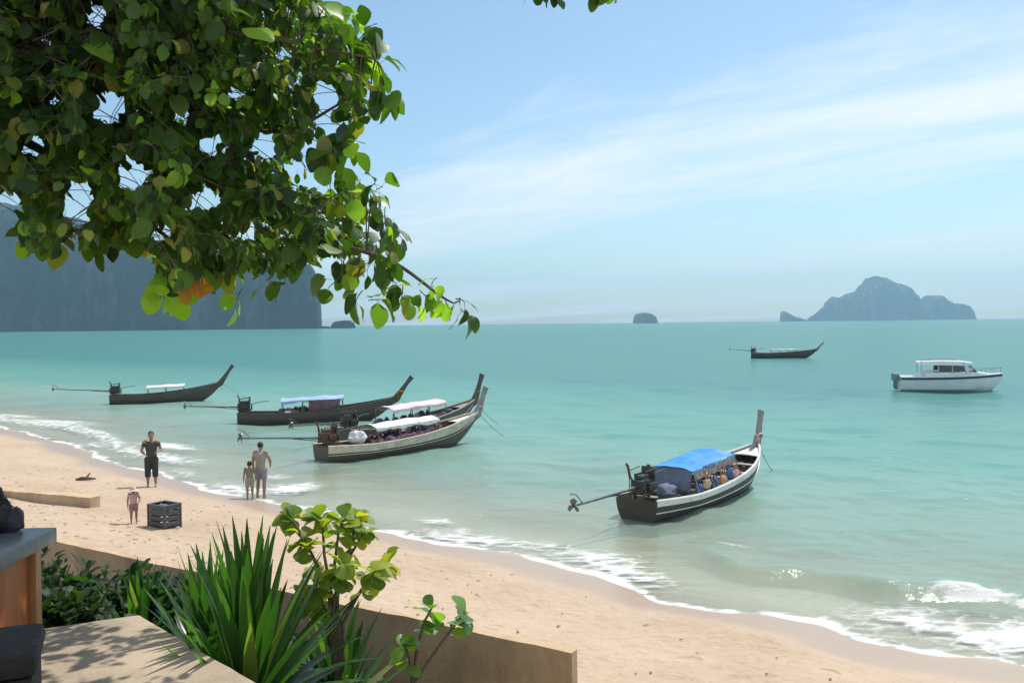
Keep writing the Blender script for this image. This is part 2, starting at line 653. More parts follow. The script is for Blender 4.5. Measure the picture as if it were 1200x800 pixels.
def sea_h(X, Y, s):
    z = np.zeros(X.shape)
    calm = np.clip((-s) / 6.0, 0.10, 1.0)
    far = np.clip(1.2 - Y / 160.0, 0, 1) * np.clip((60 - np.abs(X)) / 20, 0, 1)
    for k, cx, cy_, ph, a in WV:
        lam = 2 * PI / k
        lim = np.clip(1.6 - Y / (35 * lam + 6), 0, 1)
        z += a * np.sin((cx * X + cy_ * Y) * k + ph + 0.4 * np.sin(0.21 * X - 0.3 * Y + ph)) * lim
    z *= calm * far
    depth = -sand_h(X, Y, s)
    # a small breaker off the right part of the beach
    u = X * 0.9 - Y * 0.43
    wob = 0.35 * np.sin(u * 0.9 + 0.6) + 0.22 * np.sin(u * 2.1)
    on = np.clip((X - 2.2) / 3.2, 0, 1) * np.clip((26 - X) / 6, 0, 1) * (Y < 30)
    q = (-s) - (2.75 + wob)
    shape = np.where(q > 0, np.exp(-(q / 0.95) ** 2), np.exp(-(q / 0.30) ** 2))
    br = on * shape * (0.19 + 0.05 * np.sin(u * 1.7 + 2) + 0.03 * np.sin(u * 4.1))
    # a second, lower swell behind it, and one along the far beach
    q2 = (-s) - (6.2 + 0.6 * np.sin(u * 0.6))
    br2 = on * np.exp(-(q2 / 1.0) ** 2) * 0.07
    on3 = np.clip((-8 - X) / 5, 0, 1) * np.clip((X + 60) / 10, 0, 1)
    q3 = (-s) - (2.2 + 0.5 * np.sin(X * 0.5))
    br3 = on3 * np.exp(-(q3 / 0.6) ** 2) * 0.10
    # thin sheet of swash running up the sand
    ua = X * 0.83 - Y * 0.56
    run = 0.26 + 0.20 * np.sin(ua * 0.75) + 0.12 * np.sin(ua * 1.9 + 1) + 0.05 * np.sin(ua * 5.3)
    swash = np.clip((s + 2.2) / 2.2, 0, 1) * 0.115 * run
    z = z + br + br2 + br3 + swash
    film = np.abs(z - sand_h(X, Y, s))
    dep = np.maximum(z - sand_h(X, Y, s), 0)
    near = np.clip(1.25 - Y / 70, 0.25, 1)
    pn = 0.5 + 0.25 * np.sin(ua * 1.3 + 0.4) + 0.17 * np.sin(ua * 3.1 + 2.0) + 0.12 * np.sin(ua * 7.7)
    back = run - s                                  # metres behind the leading edge of the swash
    edge = np.where(back > 0, np.exp(-(back / (0.16 + 0.42 * pn)) ** 2), np.exp(-(back / 0.12) ** 2)) * (0.78 + 0.45 * pn)
    lace = np.exp(-((back - 0.8) / 0.9) ** 2) * (0.56 + 0.36 * np.sin(ua * 0.42 + 1.2) * np.sin(ua * 0.9))
    zone = np.clip((X - 3.2) / 3.5, 0, 1) * np.clip(1 - np.abs(-s - 1.2) / 2.2, 0, 1) * (0.80 + 0.16 * np.sin(u * 1.1) + 0.10 * np.sin(u * 3.3 + s * 2)) * (Y < 30)
    ontop = on * np.clip((X - 6.2) / 1.8, 0, 1) * np.exp(-((q + 0.18) / 0.34) ** 2) * (0.86 + 0.25 * np.sin(u * 2.9) * np.sin(u * 1.3 + 1))
    crest = on * np.clip((X - 4.5) / 2.0, 0, 1) * np.exp(-((q - 0.05) / 0.10) ** 2) * 0.45
    spill3 = on3 * np.exp(-((q3 + 0.5) / 0.9) ** 2) * 0.72
    foam = np.maximum.reduce([edge, lace * near, zone, ontop, crest, spill3])
    for p, rx, ry, a in FOAM:
        dx, dy = X - p.x, Y - p.y
        c_, s_ = 0.86, -0.5
        e1, e2 = (dx * c_ + dy * s_) / rx, (-dx * s_ + dy * c_) / (ry * 3)
        foam = np.maximum(foam, a * np.exp(-(e1 ** 2 + e2 ** 2)))
    foam = np.where((np.abs(X) < 70) & (Y < 110), foam, 0)
    return z, {'depth': dep, 'foam': foam, 'wall': on * np.exp(-((q + 0.1) / 0.3) ** 2)}


def sea_material():
    m, N, L = new_mat('sea_water')

    def mth(op, a, b=None, clamp=False):
        n = N.new('ShaderNodeMath')
        n.operation = op
        n.use_clamp = clamp
        for i, v in enumerate((a, b)):
            if v is None:
                continue
            if isinstance(v, (int, float)):
                n.inputs[i].default_value = v
            else:
                L.new(v, n.inputs[i])
        return n.outputs[0]
    g = N.new('ShaderNodeNewGeometry')
    ad = N.new('ShaderNodeAttribute')
    ad.attribute_name = 'depth'
    af = N.new('ShaderNodeAttribute')
    af.attribute_name = 'foam'
    # how much of the bottom is veiled by the milky water
    veil = mth('SUBTRACT', 1.0, mth('POWER', 2.718, mth('MULTIPLY', ad.outputs['Fac'], -2.4)))
    nb = N.new('ShaderNodeTexNoise')
    nb.inputs['Scale'].default_value = 0.028
    nb.inputs['Detail'].default_value = 5
    mpb = N.new('ShaderNodeMapping')
    mpb.inputs['Scale'].default_value = (0.45, 1.6, 1)
    L.new(g.outputs['Position'], mpb.inputs[0])
    L.new(mpb.outputs[0], nb.inputs['Vector'])
    dpt = N.new('ShaderNodeMapRange')
    dpt.inputs['From Max'].default_value = 4.4
    L.new(mth('ADD', ad.outputs['Fac'], mth('MULTIPLY', mth('SUBTRACT', nb.outputs['Fac'], 0.5), 1.6)), dpt.inputs[0])
    rp = N.new('ShaderNodeValToRGB')
    e = rp.color_ramp.elements
    e[0].position = 0.0
    e[0].color = (0.42, 0.43, 0.34, 1)
    e[1].position = 1.0
    e[1].color = (0.06, 0.205, 0.19, 1)
    k = e.new(0.12)
    k.color = (0.25, 0.385, 0.315, 1)
    k = e.new(0.36)
    k.color = (0.125, 0.305, 0.255, 1)
    L.new(dpt.outputs[0], rp.inputs[0])
    # ripples
    hts = []
    for scl, st, w in ((0.9, (1.0, 1.7, 1), 0.55), (3.2, (1.0, 1.5, 1), 0.20), (0.16, (1, 1.8, 1), 1.6)):
        mp = N.new('ShaderNodeMapping')
        mp.inputs['Rotation'].default_value = (0, 0, R(28))
        mp.inputs['Scale'].default_value = st
        L.new(g.outputs['Position'], mp.inputs[0])
        nz = N.new('ShaderNodeTexNoise')
        nz.inputs['Scale'].default_value = scl
        nz.inputs['Detail'].default_value = 5
        nz.inputs['Roughness'].default_value = 0.55
        L.new(mp.outputs[0], nz.inputs['Vector'])
        hts.append(mth('MULTIPLY', nz.outputs['Fac'], w))
    h = mth('ADD', mth('ADD', hts[0], hts[1]), hts[2])
    bp = N.new('ShaderNodeBump')
    bp.inputs['Strength'].default_value = 0.44
    bp.inputs['Distance'].default_value = 0.22
    L.new(h, bp.inputs['Height'])
    body = N.new('ShaderNodeBsdfDiffuse')
    L.new(rp.outputs[0], body.inputs['Color'])
    L.new(bp.outputs[0], body.inputs['Normal'])
    tr = N.new('ShaderNodeBsdfTransparent')
    tr.inputs['Color'].default_value = (0.88, 0.95, 0.93, 1)
    mxa = N.new('ShaderNodeMixShader')
    L.new(veil, mxa.inputs[0])
    L.new(tr.outputs[0], mxa.inputs[1])
    L.new(body.outputs[0], mxa.inputs[2])
    gl = N.new('ShaderNodeBsdfGlossy')
    gl.inputs['Roughness'].default_value = 0.15
    gl.inputs['Color'].default_value = (0.95, 0.95, 0.93, 1)
    L.new(bp.outputs[0], gl.inputs['Normal'])
    fr = N.new('ShaderNodeFresnel')
    fr.inputs['IOR'].default_value = 1.333
    L.new(bp.outputs[0], fr.inputs['Normal'])
    frc = mth('MINIMUM', mth('MULTIPLY', fr.outputs[0], 0.8), 0.27)
    mxb = N.new('ShaderNodeMixShader')
    L.new(frc, mxb.inputs[0])
    L.new(mxa.outputs[0], mxb.inputs[1])
    L.new(gl.outputs[0], mxb.inputs[2])
    # foam: lacy bubbles where the water breaks
    nf = N.new('ShaderNodeTexNoise')
    nf.inputs['Scale'].default_value = 6.0
    nf.inputs['Detail'].default_value = 8
    nf.inputs['Roughness'].default_value = 0.7
    mpf = N.new('ShaderNodeMapping')
    mpf.inputs['Rotation'].default_value = (0, 0, R(32))
    mpf.inputs['Scale'].default_value = (0.55, 1.2, 1)
    L.new(g.outputs['Position'], mpf.inputs[0])
    L.new(mpf.outputs[0], nf.inputs['Vector'])
    vo = N.new('ShaderNodeTexVoronoi')
    vo.feature = 'DISTANCE_TO_EDGE'
    vo.inputs['Scale'].default_value = 2.6
    wp = N.new('ShaderNodeVectorMath')
    wp.operation = 'ADD'
    ws = N.new('ShaderNodeVectorMath')
    ws.operation = 'SCALE'
    ws.inputs['Scale'].default_value = 0.5
    L.new(nf.outputs['Color'], ws.inputs[0])
    L.new(mpf.outputs[0], wp.inputs[0])
    L.new(ws.outputs[0], wp.inputs[1])
    L.new(wp.outputs[0], vo.inputs['Vector'])
    lace = mth('SUBTRACT', 1.0, mth('MULTIPLY', vo.outputs['Distance'], 4.0), clamp=True)
    pat = mth('ADD', mth('MULTIPLY', nf.outputs['Fac'], 0.75), mth('MULTIPLY', lace, 0.30))
    fm = N.new('ShaderNodeMapRange')
    fm.interpolation_type = 'SMOOTHSTEP'
    fm.inputs['From Min'].default_value = 1.02
    fm.inputs['From Max'].default_value = 1.46
    L.new(mth('ADD', pat, mth('MULTIPLY', af.outputs['Fac'], 1.02)), fm.inputs[0])
    fo = N.new('ShaderNodeBsdfDiffuse')
    fo.inputs['Color'].default_value = (0.70, 0.70, 0.68, 1)
    bf = N.new('ShaderNodeBump')
    bf.inputs['Strength'].default_value = 0.6
    bf.inputs['Distance'].default_value = 0.06
    L.new(pat, bf.inputs['Height'])
    L.new(bf.outputs[0], fo.inputs['Normal'])
    mxc = N.new('ShaderNodeMixShader')
    L.new(fm.outputs[0], mxc.inputs[0])
    L.new(mxb.outputs[0], mxc.inputs[1])
    L.new(fo.outputs[0], mxc.inputs[2])
    out(m, mxc.outputs[0])
    return m


sx = np.concatenate([-spaced(0, 5000, [(34, 0.14), (80, 1.2), (400, 20), (5000, 400)])[::-1][:-1], spaced(0, 5000, [(16, 0.11), (45, 0.3), (110, 2), (400, 20), (5000, 400)])])
sy = np.concatenate([-spaced(0, 900, [(60, 6), (900, 80)])[::-1][:-1], spaced(0, 5000, [(11, 1.0), (20, 0.10), (32, 0.13), (46, 0.22), (80, 0.5), (200, 3), (800, 40), (5000, 450)])])
sea = sheet('sea', sx, sy, sea_h, keep=lambda X, Y, s: s < 1.0, material=sea_material())
tag(sea, kind='structure')


# ------------------------------------------------------------------ headland and islands
def cliff_material(name, rock, green, wet=(0.06, 0.06, 0.05)):
    m, N, L = new_mat(name)
    g = N.new('ShaderNodeNewGeometry')
    mp = N.new('ShaderNodeMapping')
    mp.inputs['Scale'].default_value = (1, 1, 0.45)
    L.new(g.outputs['Position'], mp.inputs[0])
    n1 = N.new('ShaderNodeTexNoise')
    n1.inputs['Scale'].default_value = 0.022
    n1.inputs['Detail'].default_value = 8
    n1.inputs['Roughness'].default_value = 0.68
    L.new(mp.outputs[0], n1.inputs['Vector'])
    n2 = N.new('ShaderNodeTexNoise')
    n2.inputs['Scale'].default_value = 0.09
    n2.inputs['Detail'].default_value = 7
    n2.inputs['Roughness'].default_value = 0.65
    L.new(mp.outputs[0], n2.inputs['Vector'])
    r1 = N.new('ShaderNodeValToRGB')
    r1.color_ramp.elements[0].position = 0.50
    r1.color_ramp.elements[0].color = (*green, 1)
    r1.color_ramp.elements[1].position = 0.62
    r1.color_ramp.elements[1].color = (*rock, 1)
    L.new(n1.outputs['Fac'], r1.inputs[0])
    r2 = N.new('ShaderNodeValToRGB')
    r2.color_ramp.elements[0].position = 0.35
    r2.color_ramp.elements[0].color = (0.30, 0.30, 0.30, 1)
    r2.color_ramp.elements[1].position = 0.65
    r2.color_ramp.elements[1].color = (1.7, 1.7, 1.6, 1)
    L.new(n2.outputs['Fac'], r2.inputs[0])
    mu = N.new('ShaderNodeMixRGB')
    mu.blend_type = 'MULTIPLY'
    mu.inputs[0].default_value = 1
    L.new(r1.outputs[0], mu.inputs[1])
    L.new(r2.outputs[0], mu.inputs[2])
    b = N.new('ShaderNodeBsdfPrincipled')
    b.inputs['Roughness'].default_value = 0.95
    b.inputs['Specular IOR Level'].default_value = 0.1
    L.new(mu.outputs[0], b.inputs['Base Color'])
    bp = N.new('ShaderNodeBump')
    bp.inputs['Strength'].default_value = 1.0
    bp.inputs['Distance'].default_value = 6.0
    L.new(n2.outputs['Fac'], bp.inputs['Height'])
    L.new(bp.outputs[0], b.inputs['Normal'])
    out(m, b.outputs[0])
    return m


def massif(name, prof, Y, depth, material, nu, nv, amp, seed, rug=0.3):
    """rock mass from its skyline: prof = pixels of the skyline, Y = distance; a full body with front, top and back"""
    pts = [at_y(x, y, Y) for x, y in prof]
    X = np.array([p.x for p in pts])
    Z = np.maximum(np.array([p.z for p in pts]), 0.5)
    xs = np.linspace(X[0], X[-1], nu)
    zs = np.interp(xs, X, Z)
    jag = [noise.fractal(Vector((x / (amp * 2.2), seed, 0)), 0.7, 2.2, 4) * amp * rug for x in xs]
    zs = np.maximum(zs + np.array(jag) * np.clip(zs / zs.max(), 0, 1), 0.5)
    wide = xs[-1] - xs[0]
    rows = []
    H = zs.max()
    for i, (x, z) in enumerate(zip(xs, zs)):
        f = z / H
        f = f * (0.10 + 0.90 * min(1.0, min(x - xs[0], xs[-1] - x) / (0.22 * wide)))
        row = []
        for j in range(nv):
            a = PI * j / (nv - 1)           # 0 front foot, pi back foot
            c, s_ = math.cos(a), math.sin(a)
            yy = (1 - math.copysign(abs(c) ** 0.45, c)) * depth * (0.06 + 0.94 * f) * 0.5
            zz = z * (abs(s_) ** 0.42)
            if j > nv // 2:
                zz *= 1 - 0.45 * (j - nv // 2) / (nv // 2)
            p = Vector((x * (1 + 0.0 * yy), Y + yy, zz))
            q = p * (1.0 / (amp * 5.0)) + Vector((seed, seed * 2, 0))
            d = noise.fractal(Vector((q.x, q.y, q.z * 0.5)), 0.9, 2.1, 5)
            d2 = noise.fractal(p * (1.0 / (amp * 1.1)) + Vector((0, seed, 0)), 0.8, 2.0, 3)
            if zz > 0.3:
                top = (abs(s_) ** 2) * z / H
                p = p + Vector((d * amp * 0.25, d * amp * (1 - 0.4 * s_), d2 * amp * rug * 0.6 * top))
            row.append((p.x, p.y, p.z if 0 < j < nv - 1 else -6.0))
        rows.append(row)
    mb = MB().grid(rows)
    n = nv
    mb.f.append(tuple(range(n)))
    mb.f.append(tuple((nu - 1) * n + k for k in range(n))[::-1])
    o = mb.build(name, material)
    return tag(o, kind='structure')


cliffm = cliff_material('limestone_jungle', (0.065, 0.065, 0.06), (0.010, 0.026, 0.014))
islem = cliff_material('island_jungle', (0.15, 0.145, 0.13), (0.035, 0.06, 0.03))
head = massif('headland', [(-420, 300), (-360, 240), (-250, 205), (-120, 222), (-40, 230), (10, 240), (60, 250), (96, 266), (150, 276), (210, 285), (260, 296), (310, 300),
                           (345, 306), (362, 311), (369, 320), (372.5, 345), (374, 384)], 1320, 330, cliffm, 420, 70, 20, 3.1, rug=0.5)
massif('headland_rocks', [(374, 384), (378, 382), (383, 382.5), (388, 383), (390, 377), (396, 375.5), (406, 375), (412, 377), (415, 380), (416, 384)], 1330, 45, cliffm, 60, 24, 4, 8.2)
massif('rock_islet', [(742, 376), (744, 370), (749, 367.2), (756, 366), (764, 367), (769, 371), (771, 376)], 2700, 70, islem, 90, 30, 4, 1.4)
massif('island', [(948, 373), (955, 369), (962, 364), (970, 358), (977, 351), (984, 348), (992, 347.5), (1000, 347), (1005, 343), (1012, 342), (1020, 341), (1026, 336), (1031, 332), (1036, 327.5), (1044, 327),
                  (1054, 328), (1062, 331), (1072, 335), (1079, 343), (1084, 353), (1088, 358), (1092, 354), (1095, 349), (1101, 345.5), (1108, 346), (1114, 350), (1121, 355), (1130, 356), (1138, 358), (1142, 364), (1144.5, 373)],
       3600, 330, islem, 520, 44, 11, 5.7, rug=1.25)
massif('sea_stack', [(914, 375), (916, 366), (920, 364), (926, 367), (933, 371), (940, 373), (946, 375)], 3300, 60, islem, 60, 24, 5, 2.2)

# ------------------------------------------------------------------ haze
hz = MB().box((0, 2950, 150), (13600, 8200, 350)).build('haze', None)
hz.location = (0, 0, 0)
zmin = -15.6
for v in hz.data.vertices:
    v.co.z = zmin if v.co.z < 100 else 275
    v.co.y = -1100 if v.co.y < 1000 else 5400
    v.co.x = -5400 if v.co.x < 0 else 5400
hm = bpy.data.materials.new('sea_haze')
hm.use_nodes = True
hm.node_tree.nodes.clear()
pv = hm.node_tree.nodes.new('ShaderNodeVolumePrincipled')
pv.inputs['Color'].default_value = (0.44, 0.77, 1.0, 1)
pv.inputs['Density'].default_value = 0.00023
pv.inputs['Anisotropy'].default_value = 0.25
ho = hm.node_tree.nodes.new('ShaderNodeOutputMaterial')
hm.node_tree.links.new(pv.outputs[0], ho.inputs['Volume'])
hz.data.materials.append(hm)
tag(hz, kind='stuff')

# ------------------------------------------------------------------ terrace, planting bed, sea walls
rnd = random.Random(11)
TZ = 3.2
concrete = mat('terrace_concrete', (0.47, 0.375, 0.27), (0.36, 0.28, 0.195), rough=0.9, scale=1.6, bump=0.35, bscale=40)
wallm = mat('wall_render', (0.60, 0.44, 0.28), (0.48, 0.34, 0.205), rough=0.95, scale=1.3, bump=0.4, bscale=18)


def weather(m, amount=0.55, streak=(2.2, 2.2, 0.22)):
    """adds run-off streaks, patches and hairline cracks to a plain material"""
    N, L = m.node_tree.nodes, m.node_tree.links
    b = next(n for n in N if n.type == 'BSDF_PRINCIPLED')
    src = b.inputs['Base Color'].links[0].from_socket
    tc = N.new('ShaderNodeTexCoord')
    mp = N.new('ShaderNodeMapping')
    mp.inputs['Scale'].default_value = streak
    L.new(tc.outputs['Object'], mp.inputs[0])
    nz = N.new('ShaderNodeTexNoise')
    nz.inputs['Scale'].default_value = 1.7
    nz.inputs['Detail'].default_value = 9
    nz.inputs['Roughness'].default_value = 0.7
    L.new(mp.outputs[0], nz.inputs['Vector'])
    rp = N.new('ShaderNodeValToRGB')
    rp.color_ramp.elements[0].position = 0.38
    rp.color_ramp.elements[0].color = (0.48, 0.46, 0.44, 1)
    rp.color_ramp.elements[1].position = 0.56
    rp.color_ramp.elements[1].color = (1, 1, 1, 1)
    L.new(nz.outputs['Fac'], rp.inputs[0])
    vo = N.new('ShaderNodeTexVoronoi')
    vo.feature = 'DISTANCE_TO_EDGE'
    vo.inputs['Scale'].default_value = 0.8
    wv = N.new('ShaderNodeMixRGB')
    wv.inputs[0].default_value = 0.12
    n2 = N.new('ShaderNodeTexNoise')
    n2.inputs['Scale'].default_value = 3.0
    n2.inputs['Detail'].default_value = 6
    L.new(tc.outputs['Object'], n2.inputs['Vector'])
    L.new(tc.outputs['Object'], wv.inputs[1])
    L.new(n2.outputs['Color'], wv.inputs[2])
    L.new(wv.outputs[0], vo.inputs['Vector'])
    cr = N.new('ShaderNodeMapRange')
    cr.inputs['From Max'].default_value = 0.004
    cr.inputs['To Min'].default_value = 0.90
    L.new(vo.outputs['Distance'], cr.inputs[0])
    m1 = N.new('ShaderNodeMixRGB')
    m1.blend_type = 'MULTIPLY'
    m1.inputs[0].default_value = amount
    L.new(src, m1.inputs[1])
    L.new(rp.outputs[0], m1.inputs[2])
    m2 = N.new('ShaderNodeMixRGB')
    m2.blend_type = 'MULTIPLY'
    m2.inputs[0].default_value = 1
    L.new(m1.outputs[0], m2.inputs[1])
    L.new(cr.outputs[0], m2.inputs[2])
    L.new(m2.outputs[0], b.inputs['Base Color'])


weather(wallm, 0.4, (1.3, 1.3, 0.7))
weather(concrete, 0.5, (1, 1, 1))
P1 = on_z(156, 724, TZ)
P2 = on_z(284, 800, TZ)
P0 = on_z(8, 745, TZ)
edge_d = (P2 - P1).normalized()
P3 = P2 + edge_d * 14
deck_poly = [P0 + (P0 - P1).normalized() * 12, P0, P1, P2, P3, Vector((4, -8, TZ)), Vector((-16, -8, TZ))]


def prism(poly, z0, z1, mb=None):
    mb = mb or MB()
    n = len(poly)
    vs = [(p[0], p[1], z0) for p in poly] + [(p[0], p[1], z1) for p in poly]
    fs = [tuple(range(n))[::-1], tuple(range(n, 2 * n))] + [(i, (i + 1) % n, (i + 1) % n + n, i + n) for i in range(n)]
    return mb.add(vs, fs)


terr = prism(deck_poly, 0.4, TZ - 0.12).build('terrace', concrete, smooth=False)
tag(terr, kind='structure')
# the coping slab lies on the terrace body and stands a little proud of it


def inset(poly, d):
    c = []
    n = len(poly)
    for i in range(n):
        a, b, e = Vector(poly[i - 1][:2]), Vector(poly[i][:2]), Vector(poly[(i + 1) % n][:2])
        n1 = (b - a).normalized()
        n2 = (e - b).normalized()
        n1 = Vector((n1.y, -n1.x))
        n2 = Vector((n2.y, -n2.x))
        k = (n1 + n2)
        k = k / max(0.3, k.dot(n1))
        c.append(b - k * d)
    return c


def ragged(poly, step=0.12, amp_=0.010):
    o_ = []
    for i in range(len(poly)):
        a, b = Vector(poly[i][:2]), Vector(poly[(i + 1) % len(poly)][:2])
        k = max(1, int((b - a).length / step))
        for j in range(k):
            q_ = a.lerp(b, j / k)
            o_.append(q_ + Vector((noise.noise(Vector((q_.x * 6, q_.y * 6, 1))), noise.noise(Vector((q_.x * 6, q_.y * 6, 7))))) * amp_)
    return o_


tp = prism(ragged(inset(deck_poly, 0.05)), TZ - 0.12, TZ).build('paving_slab', concrete, terr, smooth=False)


def bed_h(x, y):
    """planting bank between terrace edge and sea wall"""
    a = Vector((P1.x, P1.y))
    d = Vector((edge_d.x, edge_d.y))
    n = Vector((-d.y, d.x))
    if n.y < 0:
        n = -n
    t = (Vector((x, y)) - a).dot(n)
    t2 = max(0.0, y - P1.y - 0.3)
    t = max(t, t2 * 0.9 if x < P1.x else t)
    return max(1.0, 2.78 - 0.50 * max(0, t)) + 0.07 * noise.noise(Vector((x * 1.3, y * 1.3, 0.5)))


# wall beside the planting bed: traced top edge at z = WZ
WZ = 2.3
WA = on_z(670, 765, WZ)
WB = on_z(69, 635, WZ)
wd = (WB - WA).normalized()
wn_v = Vector((-wd.y, wd.x, 0))          # points away from the terrace or towards it
if wn_v.y < 0:
    wn_v = -wn_v
WE = WA + wd * 16
wall_len = (WE - WA).length


def garden_wall(a, b, ztop, zbot, th, name, label, mb_mat, cap=0.0):
    d = (b - a).normalized()
    n = Vector((-d.y, d.x, 0))
    if n.y < 0:
        n = -n
    root = thing(name, (a.x, a.y, zbot), math.atan2(d.y, d.x), label, 'wall')
    L_ = (b - a).length
    sgn = 1 if (Matrix.Rotation(math.atan2(d.y, d.x), 3, 'Z') @ Vector((0, 1, 0))).dot(n) > 0 else -1
    rows = []
    nx, nz = int(L_ / 0.18), 7
    bm = MB()

    def face(yoff):
        rr = []
        for j in range(nz + 1):
            r_ = []
            for i in range(nx + 1):
                x = L_ * i / nx
                z = (ztop - zbot) * j / nz
                w = 0.012 * noise.noise(Vector((x * 1.7, z * 2.0, yoff * 9 + a.x)))
                zz = z + (0.012 * noise.noise(Vector((x * 1.1, 3.3, a.y))) + 0.012 * noise.noise(Vector((x * 7.1, yoff * 30, a.y))) if j == nz else 0)
                r_.append((x, sgn * (yoff + w), zz))
            rr.append(r_)
        return rr
    f0, f1 = face(0.0), face(th)
    bm.grid(f0)
    bm.grid(f1)
    bm.grid([f0[-1], f1[-1]])
    bm.grid([[r[0] for r in f0], [r[0] for r in f1]])
    bm.grid([[r[-1] for r in f0], [r[-1] for r in f1]])
    bmo = bm.build('wall_body', mb_mat, root)
    return root


garden_wall(WA, WE, WZ, 0.7, 0.10, 'sea_wall', 'long tan rendered sea wall behind the spiky green plant', wallm)
def sand_spot(px, py):
    z = 0.6
    for _ in range(8):
        q_ = on_z(px, py, z)
        z = float(sand_h(np.array([q_.x]), np.array([q_.y]))[0])
    return q_


BA = sand_spot(106, 595)
BB = sand_spot(0, 580)
BZ = at_y(105, 583, BA.y).z
print('wall B', BA, BB, BZ, at_y(0, 558, BB.y).z)
garden_wall(BA, BA + (BB - BA) * 2.5, BZ, 0.4, 0.3, 'sea_wall', 'low brown sea wall half buried in the open sand', wallm)

soil = mat('bed_soil', (0.40, 0.30, 0.20), (0.22, 0.16, 0.10), rough=1.0, scale=2.0, bump=0.8, bscale=14)
nrm = -wn_v
mb = MB()
rows = []
corner_far = WA + wd * 15.5
for i in range(60):
    u = i / 59
    a = WA.lerp(corner_far, u) + nrm * 0.05
    b_ = (deck_poly[4].lerp(P1, min(1, u * 2.2)) if u < 1 / 2.2 else P1.lerp(deck_poly[0], (u - 1 / 2.2) / (1 - 1 / 2.2)))
    row = []
    for j in range(24):
        w = j / 23
        q = a.lerp(b_, w)
        row.append((q.x, q.y, bed_h(q.x, q.y) if j else 0.55))
    rows.append(row)
bed = mb.grid(rows).build('planting_bed', soil)
tag(bed, kind='structure')

# ------------------------------------------------------------------ boats
ROOF_N = 12


class Hull:
    def __init__(s, L, B, h0, rise, stern=0.68, full=2.3):
        s.L, s.B, s.h0, s.rise, s.stern, s.full = L, B, h0, rise, stern, full

    def b(s, t):
        if t > 0.42:
            return max(0.02, s.B * (1 - ((t - 0.42) / 0.585) ** s.full))
        return s.B * (1 - (1 - s.stern) * ((0.42 - t) / 0.42) ** 2)

    def h(s, t):
        return s.h0 + s.rise * t ** 2.6 + 0.10 * max(0, 0.25 - t) / 0.25

    def k(s, t):
        return -0.28 + (s.h(1) - 0.12 + 0.28) * (max(0, t - 0.68) / 0.32) ** 2.1

    def sec(s, t, v, off=0.0):
        """point on the starboard (-y) shell at height fraction v"""
        b, h, k = s.b(t) + off, s.h(t), s.k(t)
        y = b * math.sin(v * PI / 2) ** 0.85
        return t * s.L, y, k + (h - k) * (1 - math.cos(v * PI / 2)) ** 0.92


def build_hull(H, root, m_hull, m_band, m_in, m_rail, v0=0.80):
    nt, nv = 40, 10
    ts = [i / nt for i in range(nt + 1)]
    mb = MB()
    rows = []
    for t in ts:
        r = []
        for j in range(-nv, nv + 1):
            x, y, z = H.sec(t, abs(j) / nv)
            r.append((x, math.copysign(y, j) if j else 0, z))
        rows.append(r)
    mb.grid(rows)
    mb.f.append(tuple(range(2 * nv + 1))[::-1])       # transom
    hull = mb.build('hull', m_hull, root)
    # inner skin
    mi = MB()
    rows = []
    for t in [0.012 + 0.93 * i / nt for i in range(nt + 1)]:
        r = []
        for j in range(-nv, nv + 1):
            b, h, k = max(0.01, H.b(t) - 0.045), H.h(t) - 0.012, min(H.k(t) + 0.16, H.h(t) - 0.03)
            v = abs(j) / nv
            y = b * min(1, math.sin(v * PI / 2) ** 0.6)
            z = k + (h - k) * (1 - math.cos(v * PI / 2)) ** 0.92
            r.append((t * H.L, math.copysign(y, j) if j else 0, z))
        rows.append(r)
    mi.grid(rows)
    mi.f.append(tuple(range(2 * nv + 1))[::-1])
    mi.build('lining', m_in, hull)
    for sd in (-1, 1):
        # painted sheer plank and the rail on it
        mb = MB()
        rows = []
        for t in ts:
            r = []
            for v in (v0, v0 + (1 - v0) * .35, v0 + (1 - v0) * .7, 1.0):
                x, y, z = H.sec(t, v, 0.012)
                r.append((x, sd * y, z))
            r2 = [(p[0], p[1] - sd * 0.022, p[2]) for p in r[::-1]]
            rows.append(r + r2)
        mb.grid(rows, close=True)
        mb.f += [tuple(range(8)), tuple(len(mb.v) - 8 + k for k in range(8))]
        mb.build('sheer_plank', m_band, root)
        mb = MB()
        pts = [(t * H.L, sd * (H.b(t) - 0.01), H.h(t) + 0.018) for t in ts]
        mb.tube(pts, 0.038, 6)
        mb.build('gunwale', m_rail, root)
        # lower rubbing strip
        mb = MB()
        pts = []
        for t in ts[:-2]:
            x, y, z = H.sec(t, 0.74, 0.014)
            pts.append((x, sd * y, z))
        mb.tube(pts, 0.016, 5)
        mb.build('rubbing_strip', m_rail, root)
    return hull


wood_dk = mat('boat_wood_dark', (0.105, 0.080, 0.058), (0.055, 0.043, 0.033), rough=0.55, scale=3, stretch=(0.4, 3, 6), bump=0.25)
wood_md = mat('boat_wood_brown', (0.20, 0.125, 0.07), (0.11, 0.07, 0.042), rough=0.6, scale=3, stretch=(0.4, 3, 6), bump=0.25)
wood_gr = mat('boat_wood_grey', (0.36, 0.33, 0.29), (0.23, 0.21, 0.185), rough=0.75, scale=3, stretch=(0.4, 3, 6), bump=0.3)
paint_wh = mat('boat_white_paint', (0.74, 0.72, 0.68), (0.52, 0.49, 0.44), rough=0.5, scale=2.5, bump=0.12, lo=0.28, hi=0.5)
paint_cream = mat('boat_cream_paint', (0.66, 0.58, 0.46), (0.45, 0.38, 0.29), rough=0.55, scale=2.5, bump=0.12)
iron = mat('engine_iron', (0.055, 0.07, 0.06), (0.025, 0.03, 0.027), rough=0.45, scale=8, bump=0.2, metal=0.3)
